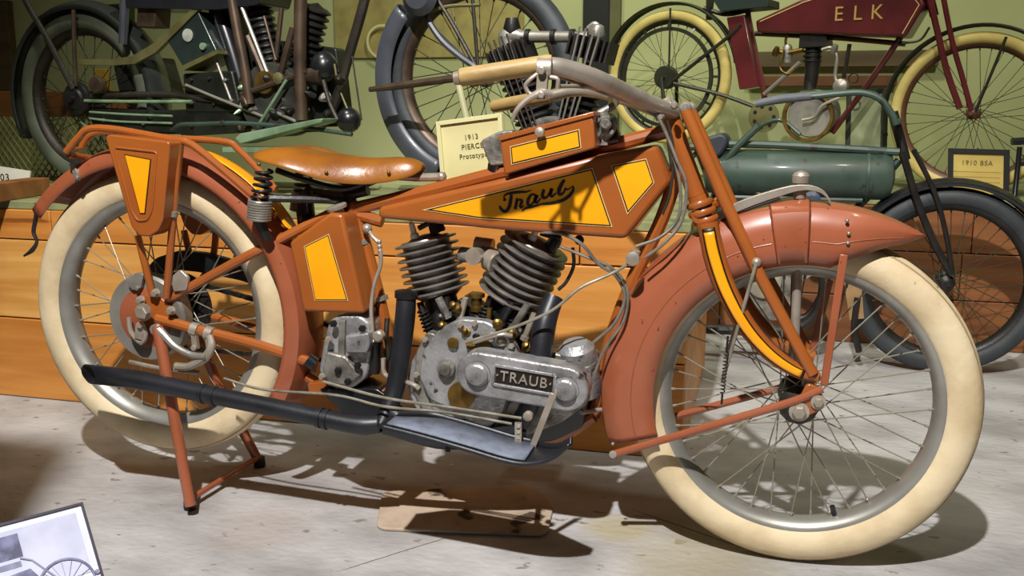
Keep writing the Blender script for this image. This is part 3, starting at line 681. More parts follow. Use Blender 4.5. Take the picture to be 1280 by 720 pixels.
T('ignition_cable', cable, [(700, 308, -.08), (740, 324, -.08), (766, 336, -.075), (784, 362, -.07), (780, 400, -.08), (756, 436, -.085), (742, 470, -.085)], .0032)
T('ignition_cable', dark_cable, [(716, 310, -.03), (717, 332, -.02), (708, 352, -.02), (698, 362, -.02)], .004)
tp_ = H(792, 322, -.10)
MB().lathe([(.010, -.016), (.010, .016)], tp_, (.3, 0, 1), 12).lathe([(.006, 0), (.014, .002), (.014, .012), (.008, .014)], tp_+V((0, -.006, 0)), (0, -1, 0), 14).build('pipe_union', nickel, hero)
MB().ball(H(724, 300, .0), .011, 8).build('tank_tap', iron, hero)

# ---- engine
EN = H
cc = H(578, 478, -.05); 
eng = MB().lathe([(.03, .0), (.112, .0), (.118, .006), (.118, .10), (.112, .11), (.05, .12)], V((cc.x, -.085, cc.z)), (0, 1, 0), 44).build('crankcase', alu, hero, ang=30)
# base lugs and sump
MB().prism(rounded(H.pts([(520, 470), (524, 520), (560, 548), (640, 552), (700, 530), (735, 505), (740, 455), (690, 440)], -.06), .012), (0, .12, 0)).build('gearcase', dirty_alu, eng, bevel=.004)
# timing chest: pear shaped plate with bosses
pl_ = rounded(H.pts([(523, 470), (528, 438), (548, 412), (575, 398), (610, 402), (640, 425), (650, 450), (600, 500), (565, 512), (536, 500)], -.098), .014, 4)
tc_ = MB().prism(pl_, (0, .03, 0)).build('timing_chest', alu, eng, bevel=.004)
MB().prism(rounded(H.pts([(516, 490), (520, 440), (533, 415), (545, 418), (548, 430), (534, 450), (530, 490), (548, 530), (540, 538)], -.094), .008), (0, .03, 0)).build('case_flange', dirty_alu, eng, bevel=.003)
for q in ((532, 424), (521, 468), (534, 516), (576, 406), (640, 432), (594, 404)):
    MB().bolt(H(*q, -.098), (0, -1, 0), .007, .009).build('case_bolt', nickel, eng)
MB().lathe([(.020, 0), (.020, .012), (.013, .014), (.013, .020), (.001, .021)], H(559, 459, -.098), (0, -1, 0), 20).build('timing_boss', dirty_alu, eng)
MB().lathe([(.012, 0), (.012, .008), (.001, .009)], H(567, 428, -.098), (0, -1, 0), 16).build('plug_cap', brass, eng)
MB().lathe([(.028, 0), (.030, .004), (.030, .018), (.001, .02)], H(579, 492, -.095), (0, -1, 0), 24).build('brass_cover', brass, eng)
MB().lathe([(.022, 0), (.024, .006), (.024, .022), (.018, .024), (.018, .020), (.001, .020)], H(583, 537, -.085), (0, -1, 0), 22).build('drain_cap', dirty_alu, eng)
# long magneto drive cover with its nameplate
A, B = H(597, 468, -.16), H(707, 487, -.16); r = .0475
u = (B-A).normalized(); v_ = V((-u.z, 0, u.x))
def capsule(A, B, ra, rb, k=12):
    P = []
    for i in range(k+1):
        a = math.pi/2+math.pi*i/k; P.append(A+(u*math.cos(a)+v_*math.sin(a))*ra)
    for i in range(k+1):
        a = -math.pi/2+math.pi*i/k; P.append(B+(u*math.cos(a)+v_*math.sin(a))*rb)
    return P
# face plate around a recessed name window
mc = MB().prism(capsule(A, B, r, r*.98), (0, .055, 0)).build('magneto_drive_cover', alu, eng, bevel=.005, segs=3)
for c_, rr in ((A, .024), (B, .023)):
    MB().lathe([(rr+.004, -.003), (rr+.004, .0015), (rr, .0018), (rr, .010), (rr-.004, .013), (.001, .0135)], c_, (0, -1, 0), 28).build('cover_cap', alu, mc)
    MB().lathe([(rr+.0045, .0), (rr+.0045, .0012), (rr, .0012)], c_, (0, -1, 0), 28).build('cap_ring', black_line, mc)
w0 = H(655, 474.5, -.1605); hw_, hh = .061, .0165
ctr = [w0+u*(sx*hw_)+v_*(sy*hh) for sx, sy in ((-1, -1), (1, -1), (1, 1), (-1, 1))]
MB().prism(ctr, (0, -.0008, 0)).build('name_window', black_line, mc)
fr = [w0+u*(sx*(hw_+.004))+v_*(sy*(hh+.004))+V((0, -.002, 0)) for sx, sy in ((-1, -1), (1, -1), (1, 1), (-1, 1))]
for i in range(4): MB().bar(fr[i]+(fr[i]-fr[i-3])*.0, fr[(i+1) % 4], .006, .005).build('window_edge', alu, mc, bevel=.001)
tag(letters(MB(), '\u00b7TRAUB\u00b7', .030, w0+V((0, -.003, 0)), u, v_, .0025, 1.0).build('raised_letters', nickel, mc, smooth=False), 'raised metal letters reading TRAUB')
# magneto
mg = H(722, 446, -.03)
MB().lathe([(.040, -.09), (.043, -.06), (.043, .0), (.040, .022), (.026, .036), (.001, .040)], mg, (-.12, -.25, 1), 26).build('magneto', alu, eng)
MB().lathe([(.0435, -.006), (.046, -.004), (.046, .004), (.0435, .006)], mg+V((0, .002, -.012)), (-.12, -.25, 1), 26).build('magneto_band', dirty_alu, eng)
# cylinders
def cylinder(top, base, rf, nf, frac, parent, m=fin_iron):
    L_ = (top-base).length; ax = (top-base); s0 = L_*(1-frac); prof = [(rf*.62, 0), (rf*.62, s0*.16), (rf*.52, s0*.2), (rf*.52, s0*.9), (rf*.72, s0)]
    p = (L_-s0)/nf
    for i in range(nf):
        h = s0+p*i; k = 1 if i < nf-1 else .97
        prof += [(rf*.74, h), (rf*.76, h+p*.42), (rf*k*.985, h+p*.46), (rf*k, h+p*.52), (rf*k, h+p*.68), (rf*k*.985, h+p*.74), (rf*.76, h+p*.80), (rf*.74, h+p*.98)]
    prof += [(rf*.55, L_), (rf*.35, L_+.008), (.001, L_+.010)]
    o = MB().lathe([(rf*.74, s0)]+prof[5:], base, ax, 36).build('cylinder', m, parent, ang=24)
    MB().lathe(prof[:5]+[(rf*.3, s0+.002)], base, ax, 28).build('barrel', iron, parent)
    return o
c1 = cylinder(H(531, 298), H(564, 425), .073, 8, .54, eng)
c2 = cylinder(H(672, 303), H(612, 425), .078, 8, .58, eng)
for c_, t, b, in ((c1, (531, 298), (564, 425)), (c2, (672, 303), (612, 425))):
    tt, bb = H(*t), H(*b); ax = (tt-bb).normalized(); sd = V((ax.z, 0, -ax.x))
    for s_ in (-1, 1):
        p = bb+ax*.105+sd*(s_*.032)+NY*.045; q = bb+ax*.012+sd*(s_*.022)+NY*.055
        MB().tube([q, p], .008, 10).tube(helix(q+(p-q)*.25, q+(p-q)*.8, .0115, 6, 9), .0025, 5).lathe([(.012, 0), (.012, .01)], q, ax, 6).build('valve_spring', iron, c_)
        MB().lathe([(.012, 0), (.012, .008), (.008, .01)], q, ax, 6).build('tappet_nut', nickel, c_)
    pb = tt+ax*.006
    plug = pb+NY*.03-sd*.01
    MB().lathe([(.010, 0), (.010, .01), (.007, .012), (.0065, .034), (.003, .036), (.003, .046)], plug, ax, 12).build('spark_plug', mat('plug_porcelain', '#cfc9bd', rough=.3) if 'plug_porcelain' not in MATS else MATS['plug_porcelain'], c_)
    MB().lathe([(.014, 0), (.016, .004), (.013, .022), (.006, .026), (.006, .036)], pb-NY*.02+sd*.03, ax, 12).lathe([(.012, 0), (.012, .018), (.007, .026)], pb+NY*.02+sd*.035, ax, 8).tube([pb+sd*.0+NY*.02+ax*.02, pb+sd*.045+NY*.02+ax*.03], .006, 8).build('valve_cap', iron, c_)
# intake tract between the cylinders and the carburettor
MB().tube(spline(H.pts([(578, 318, -.01), (592, 319, -.02), (606, 318, -.02), (624, 324, -.01)]), 6), [.018, .016, .018, .021], 14).build('intake_manifold', dirty_alu, eng)
MB().lathe([(.010, 0), (.018, 0), (.019, .012), (.016, .02), (.016, .04)], H(591, 321, -.075), (0, 1, .0), 18).build('intake_mouth', nickel, eng)
MB().lathe([(.023, -.014), (.026, -.01), (.026, .01), (.023, .014)], H(616, 326, -.035), (.9, -.5, -.3), 20).lathe([(.020, -.02), (.020, .02)], H(605, 308, -.0), (1, 0, -.1), 16).build('intake_flange', nickel, eng)
MB().lathe([(.010, 0), (.010, .02), (.02, .022), (.02, .03), (.012, .034), (.012, .05), (.018, .052), (.018, .06), (.005, .064)], H(596, 400, -.03), (0, 0, 1), 14).build('oil_cup', brass, eng)
rnd = random.Random(4)
MB().prism(rounded(H.pts([(548, 405), (575, 372), (600, 398), (640, 375), (668, 405), (655, 440), (560, 430)], -.045), .008), (0, .10, 0)).build('valve_chest', iron, eng, bevel=.004)
MB().prism(rounded(H.pts([(640, 500), (700, 505), (735, 500), (728, 535), (690, 552), (620, 556)], -.055), .01), (0, .08, 0)).build('sump_guard', black_enamel, eng, bevel=.004)
for a, b, r_, m_ in (((560, 398), (548, 372), .009, dirty_alu), ((575, 400), (582, 372), .007, nickel), ((625, 405), (640, 376), .010, black_enamel), ((640, 412), (660, 380), .008, dirty_alu), ((610, 412), (612, 385), .006, brass), ((655, 425), (668, 392), .007, nickel)):
    MB().tube(H.pts([a, b], -.065), r_, 10).lathe([(r_*1.4, 0), (r_*1.4, .010)], H(*a, -.065), H(*b, -.065)-H(*a, -.065), 6).build('tappet_guide', m_, eng)
for q in ((600, 418, -.085), (616, 420, -.09), (628, 428, -.095), (585, 415, -.09), (640, 418, -.08), (570, 385, -.075), (622, 405, -.09), (660, 435, -.085), (648, 415, -.06), (550, 398, -.08), (555, 410, -.085)):
    c_ = H(*q); ax = V((rnd.uniform(-.5, .5), -1, rnd.uniform(-.2, .9)))
    MB().lathe([(.009, -.012), (.012, -.006), (.012, .006), (.007, .010), (.007, .02), (.002, .022)], c_, ax, 10).build('fitting', [nickel, dirty_alu, brass, iron][rnd.randrange(4)], eng)
MB().tube(spline(H.pts([(588, 430, -.10), (605, 424, -.11), (625, 418, -.11), (640, 420, -.10)]), 4), .005, 8).build('cam_rod', nickel, eng)
MB().cyl(H(606, 434, -.11), H(606, 434, -.09), .014).cyl(H(588, 431, -.11), H(588, 431, -.09), .010).build('cam_boss', brass, eng)
# exhaust: two headers into a long tail pipe
_q = spline(H.pts([(94, 466, -.165), (160, 473, -.165), (255, 492, -.165), (330, 507, -.165), (405, 523, -.165), (450, 531, -.16), (476, 530, -.15)]), 6); _q = [_q[0]]+_q[6:]
ex = MB().tube(_q, [.0215, .0195, .019, .019, .019, .021, .018], 18, caps=False)
for i in range(18): ex.v[i] = ex.v[i]+V(((-.165-ex.v[i].y+.0215)*1.7, 0, 0))
ex = ex.build('exhaust_pipe', pipe_black, hero, solid=.003)
MB().tube(spline(H.pts([(476, 532, -.15), (488, 505, -.12), (497, 470, -.10), (506, 400, -.085), (508, 368, -.075)]), 6), [.017, .020, .0215, .0225, .0215], 16).build('header_pipe', pipe_black, ex)
MB().tube(spline(H.pts([(692, 372, -.04), (681, 405, -.07), (675, 448, -.09), (668, 490, -.09), (640, 535, -.09), (560, 552, -.1), (480, 533, -.14)]), 6), [.022, .025, .025, .022, .019, .018, .017], 16).build('header_pipe', pipe_black, ex)
for q, o in (((508, 368), -.075),):
    MB().lathe([(.0215, -.008), (.026, -.007), (.026, .007), (.0215, .008)], H(*q, o), (0.05, 0, 1), 18).build('pipe_collar', iron, ex)
for q in ((254, 492), (268, 495), (400, 522), (408, 524)):
    MB().lathe([(.0185, -.006), (.0232, -.005), (.0232, .005), (.0185, .006)], H(*q, -.165), H(330, 507, -.165)-H(255, 492, -.165), 20).build('pipe_clamp', pipe_black, ex)
# footboard: tray with an up-swept toe
fbn = H.pts([(472, 533), (520, 545), (580, 562), (630, 577), (660, 581), (690, 574), (712, 557)], -.31)
rows = []; q = spline(fbn, 5)
for i, p in enumerate(q):
    t = i/(len(q)-1); wd = .115*min(1, .55+t*3)*(1 if t < .6 else max(.12, 1-(t-.6)*2.15))
    rows.append([p+V((0, 0, .006)), p, p+V((0, wd*.5, -.002)), p+V((0, wd, 0)), p+V((0, wd, .012))])
fb = MB().grid(rows).build('footboard', pipe_black, hero, solid=.006, ang=40)
rows = [[p+V((0, .010, .006)), p+V((0, max(.014, .105*min(1, .5+i/len(q)*3)), .006))] for i, p in enumerate(q[1:-11])]
MB().grid(rows).build('footboard_mat', mat_rubber, fb, solid=.004)
rows = [[V((p.x, -p.y, p.z)) for p in r] for r in rows]
fbf = MB().grid([[V((p.x, -p.y, p.z)) for p in (q_+V((0, 0, .006)), q_, q_+V((0, .06, -.002)), q_+V((0, .115, 0)), q_+V((0, .115, .010)))] for q_ in q[:-2]]).build('footboard', pipe_black, hero, solid=.006, ang=40)
MB().prism(rounded(H.pts([(398, 486), (470, 486), (520, 520), (500, 535), (430, 520)], -.07), .008), (0, .15, 0)).build('gearbox_cradle', black_enamel, hero, bevel=.004)
MB().bar(H(560, 556, -.2), H(565, 540, -.08), .03, .01, (1, 0, 0)).bar(H(650, 566, -.2), H(655, 545, -.08), .03, .01, (1, 0, 0)).build('footboard_bracket', iron, fb)
# foot levers
MB().bar(H(692, 492, -.20), H(666, 558, -.215), .013, .006).prism(H.pts([(684, 508, -.203), (694, 487, -.203), (697, 490, -.203), (690, 512, -.203)]), (0, .006, 0)).build('foot_lever', nickel, hero, bevel=.001)
mb = MB().bar(H(648, 528, -.21), H(648, 560, -.215), .014, .005).bar(H(645, 561, -.215), H(664, 562, -.215), .014, .006)
for y in (533, 540, 547): mb.cyl(H(648, y, -.216), H(648, y, -.208), .004, 8)
mb.build('foot_lever_link', nickel, hero)
MB().lathe([(.010, 0), (.010, .01), (.006, .012)], H(661, 519, -.205), (0, -1, 0), 12).build('lever_pivot', nickel, hero)
T('shift_rod', rod, [(404, 477, -.15), (480, 497, -.17), (560, 509, -.185), (652, 523, -.20)], .0032)
T('shift_rod', rod, [(280, 473, -.13), (330, 487, -.14), (420, 494, -.16), (480, 508, -.17), (560, 516, -.185), (640, 530, -.20)], .0030)
T('foot_lever_arm', nickel, [(726, 516, -.06), (745, 513, -.03), (770, 510, .0)], .005)
# orange engine plates low in the frame
MB().prism(rounded(H.pts([(488, 522), (512, 512), (530, 515), (560, 545), (548, 552), (520, 545), (505, 536)], -.03), .005), (0, .008, 0)).build('engine_plate', orange, frame, bevel=.001)
MB().prism(H.pts([(384, 480), (412, 476), (410, 492), (386, 492)], -.06), (0, .03, 0)).build("engine_plate", orange, frame, bevel=.002); MB().prism(H.pts([(458, 486), (480, 488), (478, 502), (456, 500)], -.06), (0, .03, 0)).build('engine_plate', orange, frame, bevel=.002)
MB().bolt(H(513, 525, -.035), (0, -1, 0), .010, .01).build('plate_bolt', nickel, frame)

# ---- oil pump and gearbox between seat tube and rear wheel
gb = MB().prism(rounded(H.pts([(406, 418), (412, 400), (424, 394), (450, 394), (462, 404), (464, 440), (458, 472), (440, 486), (410, 484), (398, 465), (402, 440)], -.075), .010), (0, .12, 0)).build('gearbox', alu, hero, bevel=.007, segs=3)
MB().prism(rounded(H.pts([(431, 420), (460, 416), (462, 432), (458, 442), (432, 442)], -.098), .006), (0, .03, 0)).build('gearbox_cover', alu, gb, bevel=.004)
MB().prism(rounded(H.pts([(408, 440), (432, 446), (450, 470), (434, 482), (410, 480), (402, 462)], -.090), .006), (0, .02, 0)).build('gearbox_cover', dirty_alu, gb, bevel=.004)
MB().prism(H.pts([(423, 402), (431, 400), (430, 452), (422, 452)], -.084), (0, .012, 0)).build('gearbox_rib', dirty_alu, gb, bevel=.002)
for q in ((418, 404), (454, 410), (412, 424), (424, 462), (404, 470), (448, 456), (436, 476)):
    MB().bolt(H(*q, -.088), (0, -1, 0), .008, .012).build('gearbox_bolt', iron if q[0] > 415 else nickel, gb)
MB().lathe([(.013, 0), (.013, .014), (.009, .018)], H(475, 419, -.08), (0, -1, 0), 14).build('pump_knob', nickel, gb)
MB().lathe([(.012, -.05), (.014, -.03), (.010, 0), (.012, .02), (.009, .05)], H(470, 440, -.06), (0.1, 0, 1), 12).build('oil_pump', iron, gb)
T('oil_pipe', nickel, [(461, 288, -.02), (466, 296, -.03), (474, 306, -.035), (476, 330, -.04), (468, 355, -.05), (464, 385, -.06), (466, 420, -.07), (466, 428, -.075)], .0045, gb)
MB().ball(H(459, 286, -.02), .012, 12).build('pipe_elbow', nickel, gb)
mb = MB()
for i in range(4): mb.ball(H(474+i*.6, 302+i*6, -.036), .0062, 8)
mb.build('pipe_nut', nickel, gb)
T('oil_pipe', nickel, [(479, 448, -.08), (480, 465, -.08), (488, 472, -.085), (515, 480, -.10), (524, 486, -.10)], .0055, gb)
T('breather_chain', chain_steel, [(484, 398, -.05), (483, 420, -.06), (486, 445, -.06), (480, 450, -.06)], .006, gb)

# ================================================================ machines on the platforms
dark_tyre = mat('dark_tyre_rubber', '#34383c', '#24272a', 9, .6, bump=.1, bscale=50)
green_tyre = mat('dusty_tyre_rubber', '#5a5f4e', '#43473a', 8, .7, bump=.1, bscale=50)
grey_fender = mat('grey_enamel_fender', '#43464e', '#33353b', 6, .4, coat=.2)
old_iron = mat('rusty_dark_iron', '#3a342c', '#241f1a', 12, .5, metal=.4, bump=.1)
old_brown = mat('brown_patina_pipe', '#5b4a3c', '#382c24', 12, .45, metal=.5)
green_metal = mat('old_green_enamel', '#37493f', '#29372f', 7, .5, coat=.08, spots=('#2a2620', 18, .62))
pale_green = mat('pale_green_metal', '#8fa888', '#6d8466', 12, .4, metal=.3)
olive_metal = mat('olive_metal', '#6f6a44', '#55512f', 9, .45, metal=.3)
dark_spoke = mat('dark_spoke_wire', '#4a4a3a', rough=.5, metal=.6)
def wheel_at(name, parent, pl, px, py, R, **k):
    c = pl(px, py); return wheel(name, parent, c, pl, R, **k), c

# ---- black twin with broad grey front mudguard (L)
_a = CAM+ray(112, 124)*3.57; _b = CAM+ray(600, 97)*2.97
LB = Plane((_a.x, _a.y, 0), math.atan2(_b.y-_a.y, _b.x-_a.x))
lb = thing('motorcycle', ((_a.x+_b.x)/2, (_a.y+_b.y)/2, .652), 'dark green-black antique twin with a wide grey front mudguard, on the orange platform', 'motorcycle')
lr, lrc = wheel_at('rear_wheel', lb, LB, 112, 124, .325, tr=.040, m_tyre=green_tyre, m_rim=old_iron, m_spoke=dark_spoke, n=32, hub=(.04, .05), spoke_r=.0016)
lf_, lfc = wheel_at('front_wheel', lb, LB, 600, 97, .325, tr=.036, m_tyre=dark_tyre, m_rim=old_brown, m_spoke=dark_spoke, n=32, hub=(.03, .05), spoke_r=.0016)
def TB(name, m, P, r, parent, pl, off=0.0, n=8, sm=5): return T(name, m, P, r, parent, off, n, sm, pl)
def fender_in(name, pl, c, a0, a1, rc, re, hw, m, parent, steps=30):
    rows = []
    for i in range(steps+1):
        a = math.radians(a0+(a1-a0)*i/steps); d = pl.u*math.cos(a)+V((0, 0, 1))*math.sin(a)
        rows.append([c+d*r+pl.n*(y*hw) for y, r in ((-1, re), (-.97, (re+rc)/2), (-.75, rc-.012), (-.35, rc-.003), (0, rc), (.35, rc-.003), (.75, rc-.012), (.97, (re+rc)/2), (1, re))])
    return MB().grid(rows).build(name, m, parent, solid=.003)
fender_in('rear_fender', LB, lrc, 205, -12, .360, .325, .055, mat('black_green_fender', '#2b2f2c', '#1f221f', 6, .4, coat=.2), lb)
fender_in('front_fender', LB, lfc, 140, 247, .362, .285, .06, grey_fender, lb)
def on(pl, c, dx, dz, off=0): return c+pl.u*dx+V((0, 0, dz))+pl.n*off
MB().lathe([(.012, -.035), (.014, -.02), (.035, -.018), (.04, -.010), (.058, -.008), (.062, .0), (.062, .012), (.04, .02)], lrc-LB.n*.062, LB.n, 28).build('rear_drum', iron, lb)
lframe = TB('frame', old_iron, [(120, -30), (262, -8), (460, -40)], .014, lb, LB, sm=4)
TB('frame_tube', old_iron, [(466, -45), (453, 11), (436, 70), (421, 122), (400, 160)], .018, lframe, LB)
TB('frame_tube', black_enamel, [(268, 0), (287, 55), (300, 100), (306, 130)], .032, lframe, LB, n=12)
TB('frame_tube', old_iron, [(306, 140), (350, 160), (400, 160)], .013, lframe, LB)
TB('chain_stay', pale_green, [(106, 126), (160, 127), (240, 127)], .006, lframe, LB, off=-.07)
TB('chain_stay', old_iron, [(100, 122), (200, 118), (300, 130)], .011, lframe, LB, off=-.05)
TB('chain_stay', old_iron, [(100, 122), (200, 118), (300, 130)], .011, lframe, LB, off=.05)
for o in (-.075, .075):
    TB('stay', old_iron, [(92, 112), (60, 50), (34, 5), (24, -20)], .011, lframe, LB, off=o)
    TB('strut', old_brown, [(95, 108), (93, 60), (92, 12)], .008, lframe, LB, off=o)
P = LB.pts([(98, 74), (140, 74), (165, 70), (190, 55), (250, 2), (252, 8), (194, 66), (168, 80), (140, 82), (98, 81)], -.085)
MB().prism(P, LB.n*.02).build('belt_guard', olive_metal, lb, bevel=.001)
MB().prism(LB.pts([(100, 152), (110, 158), (160, 168), (225, 168), (225, 171), (160, 172), (108, 162)], -.09), LB.n*.006).build('foot_linkage', pale_green, lb)
TB('rod', pale_green, [(112, 140), (160, 143), (215, 145)], .004, lb, LB, off=-.085)
MB().lathe([(.012, 0), (.028, 0), (.032, .01), (.032, .02), (.02, .03)], LB(118, 106, -.09), LB.n, 20).build('sprocket_cover', old_brown, lb)
# oil box with round badge
obx = MB().prism(rounded(LB.pts([(206, 46), (247, 13), (271, 63), (229, 84)], -.075), .006), LB.n*.14).build('oil_box', mat('black_green_box', '#25302d', '#1b2321', 8, .35, coat=.2), lb, bevel=.004)
MB().lathe([(.022, 0), (.022, .003)], LB(235, 44, -.077), -LB.n, 22).build('badge', mat('pale_badge', '#a6a79c', '#7c7d72', 20, .5), obx)
MB().prism(LB.pts([(228, 82), (270, 62), (272, 67), (229, 88)], -.085), LB.n*.15).build('box_ledge', olive_metal, lb)
MB().lathe([(.012, 0), (.012, .01)], LB(255, 58, -.077), -LB.n, 12).build('box_tap', pale_green, obx)
# engine: two upright finned cylinders, pushrods, pipes
def fin_cyl(name, pl, top, base, rf, nf, frac, m, parent, off=0):
    t, b = pl(top[0], top[1], off), pl(base[0], base[1], off); L_ = (t-b).length; s0 = L_*(1-frac); p = (L_-s0)/nf
    prof = [(rf*.7, 0), (rf*.6, s0)]
    for i in range(nf):
        h = s0+p*i; prof += [(rf*.72, h), (rf, h+p*.35), (rf, h+p*.6), (rf*.72, h+p*.95)]
    return MB().lathe(prof+[(rf*.5, L_), (.001, L_+.012)], b, t-b, 22).build(name, m, parent)
le = MB().lathe([(.03, -.07), (.12, -.07), (.125, -.06), (.125, .06), (.1, .07)], LB(352, 125), LB.n, 30).build('crankcase', mat('dark_cast_case', '#4a4c44', '#2f302b', 14, .5, metal=.5, bump=.2, bscale=60), lb)
fin_cyl('cylinder', LB, (322, 5), (345, 105), .048, 9, .75, iron, le)
fin_cyl('cylinder', LB, (396, 8), (370, 105), .052, 9, .75, iron, le)
TB('exhaust_pipe', old_brown, [(290, 0), (298, 45), (306, 85), (312, 130)], .017, lb, LB, off=-.09, n=12)
TB('exhaust_pipe', old_brown, [(376, -10), (375, 60), (376, 110), (377, 150)], .021, lb, LB, off=-.09, n=12)
for a, b, o, r, m_ in (((302, 8), (336, 95), -.08, .007, steel), ((310, 45), (330, 92), -.07, .012, old_brown), ((352, 10), (343, 92), -.06, .009, old_brown), ((330, 20), (345, 75), -.07, .005, old_brown), ((366, 35), (350, 95), -.075, .012, old_brown), ((358, 100), (322, 158), -.10, .005, pale_green), ((302, 118), (385, 90), -.09, .010, old_brown), ((230, 108), (300, 135), -.07, .006, old_iron), ((336, 136), (370, 152), -.08, .006, steel), ((270, 75), (290, 128), -.05, .005, steel)):
    TB('pushrod_tube', m_, [a, b], r, le, LB, off=o, sm=0)
MB().lathe([(.02, -.02), (.038, -.02), (.04, .0), (.02, .02)], LB(334, 103, -.07), LB.n, 16).build('cam_cover', brass, le)
MB().lathe([(.012, 0), (.02, .004), (.02, .014), (.005, .02)], LB(350, 98, -.085), -LB.n, 8).build('cam_nut', olive_metal, le)
rn = random.Random(11)
for i in range(26):
    x, y = rn.uniform(296, 425), rn.uniform(98, 160); c_ = LB(x, y, rn.uniform(-.10, -.05)); r_ = rn.uniform(.006, .018)
    MB().lathe([(r_, -.02), (r_*1.1, 0), (r_*.7, .012), (r_*.3, .02)], c_, V((rn.uniform(-1, 1), -1, rn.uniform(-1, 1))), rn.choice((6, 10, 14))).build('fitting', rn.choice((iron, old_iron, pale_green, dirty_alu, old_brown, iron)), le)
mgt = MB().ball(LB(405, 84, -.05), .046, 20, sz=1.15).build('horn', black_enamel, lb)
MB().lathe([(.025, -.03), (.03, 0), (.03, .03)], LB(394, 95, -.07), LB.u, 16).build('horn_mount', old_brown, lb)
MB().ball(LB(436, 150, -.05), .042, 16).build('lamp_bowl', black_enamel, lb)
TB('horn_bracket', old_iron, [(404, 100), (412, 128), (422, 150)], .008, lb, LB, off=-.08)
TB('cable', olive_metal, [(418, 80), (424, 110), (438, 145)], .004, lb, LB, off=-.06)
TB('cable', old_iron, [(440, 70), (446, 110), (452, 150)], .003, lb, LB, off=-.05)
MB().prism(LB.pts([(293, 173), (300, 167), (394, 149), (403, 148), (402, 153), (300, 180)], -.20), LB.n*.09).build('footboard', pale_green, lb, bevel=.003)
TB('footboard_rail', green_metal, [(215, 163), (225, 156), (250, 155), (300, 154), (380, 160), (440, 168)], .007, lb, LB, off=-.16)
MB().prism(LB.pts([(278, 184), (338, 184), (338, 190), (278, 190)], -.20), LB.n*.08).build('footboard_step', pale_green, lb)
MB().prism(LB.pts([(172, 2), (195, 2), (193, 34), (170, 34)], -.07), LB.n*.08).build('tail_box', old_brown, lb, bevel=.004)
TB('saddle_spring', grey_fender, [(156, 0), (154, 55)], .016, lb, LB, off=-.08)
dark_case = mat('oily_black_case', '#23251f', '#15160f', 12, .45, metal=.2, bump=.1)
MB().prism(rounded(LB.pts([(300, 62), (345, 50), (420, 60), (432, 158), (300, 162)], .03), .01), LB.n*.06).build('primary_case', dark_case, lb, bevel=.004)
MB().prism(rounded(LB.pts([(108, 134), (200, 138), (300, 134), (304, 166), (200, 172), (118, 164)], -.045), .01), LB.n*.05).build('chain_case', dark_case, lb, bevel=.004)
MB().prism(rounded(LB.pts([(228, 92), (290, 88), (302, 140), (232, 140)], -.05), .01), LB.n*.10).build('gearbox', dark_case, lb, bevel=.006)
MB().prism(rounded(LB.pts([(128, -24), (330, -24), (322, 6), (270, 12), (160, 10)], -.09), .012), LB.n*.18).build('saddle', black_enamel, lb, bevel=.012)
MB().prism(rounded(LB.pts([(140, 76), (200, 72), (214, 118), (150, 122)], .07), .01), LB.n*.08).build('pannier', dark_case, lb, bevel=.008)
MB().prism(rounded(LB.pts([(60, 10), (150, 4), (150, 34), (66, 44)], .05), .01), LB.n*.08).build('tail_bag', dark_case, lb, bevel=.008)
MB().prism(rounded(LB.pts([(280, 0), (300, 0), (300, 60), (292, 70)], .0), .004), LB.n*.05).build('oil_line_cover', dark_case, lb, bevel=.002)
TB('control_rod', steel, [(232, 106), (270, 122), (330, 146)], .005, lb, LB, off=-.08)
TB('control_rod', pale_green, [(112, 148), (150, 152), (215, 154)], .004, lb, LB, off=-.09)
for x, y in ((240, 100), (262, 98), (282, 100), (240, 128), (268, 130), (290, 126), (130, 150), (180, 154), (240, 156), (280, 152)):
    MB().bolt(LB(x, y, -.052), -LB.n, .007, .008).build('case_bolt', rn.choice((steel, pale_green, old_iron)), lb)
# fork of that machine
for o in (-.06, .06):
    TB('fork_blade', grey_fender, [(482, -60), (520, 0), (548, 45), (572, 68), (594, 84), (602, 96)], .011, lb, LB, off=o)
    TB('fork_truss', old_iron, [(508, -60), (560, 20), (600, 92)], .007, lb, LB, off=o)
    TB('fender_strut', old_iron, [(590, -10), (598, 92)], .006, lb, LB, off=o)
TB('fender_strut', olive_metal, [(530, 18), (560, 8), (600, 6)], .006, lb, LB, off=-.06)
MB().lathe([(.03, 0), (.055, .006), (.06, .02), (.04, .04)], LB(528, -4, -.08), -LB.n, 20).build('head_lamp', grey_fender, lb)
for c_ in (lfc,):
    MB().box(V((c_.x, c_.y, (.652+c_.z-.325)/2+.008)), (.16, .10, max(.02, c_.z-.325-.652+.012))).build('wheel_block', old_brown, lb)

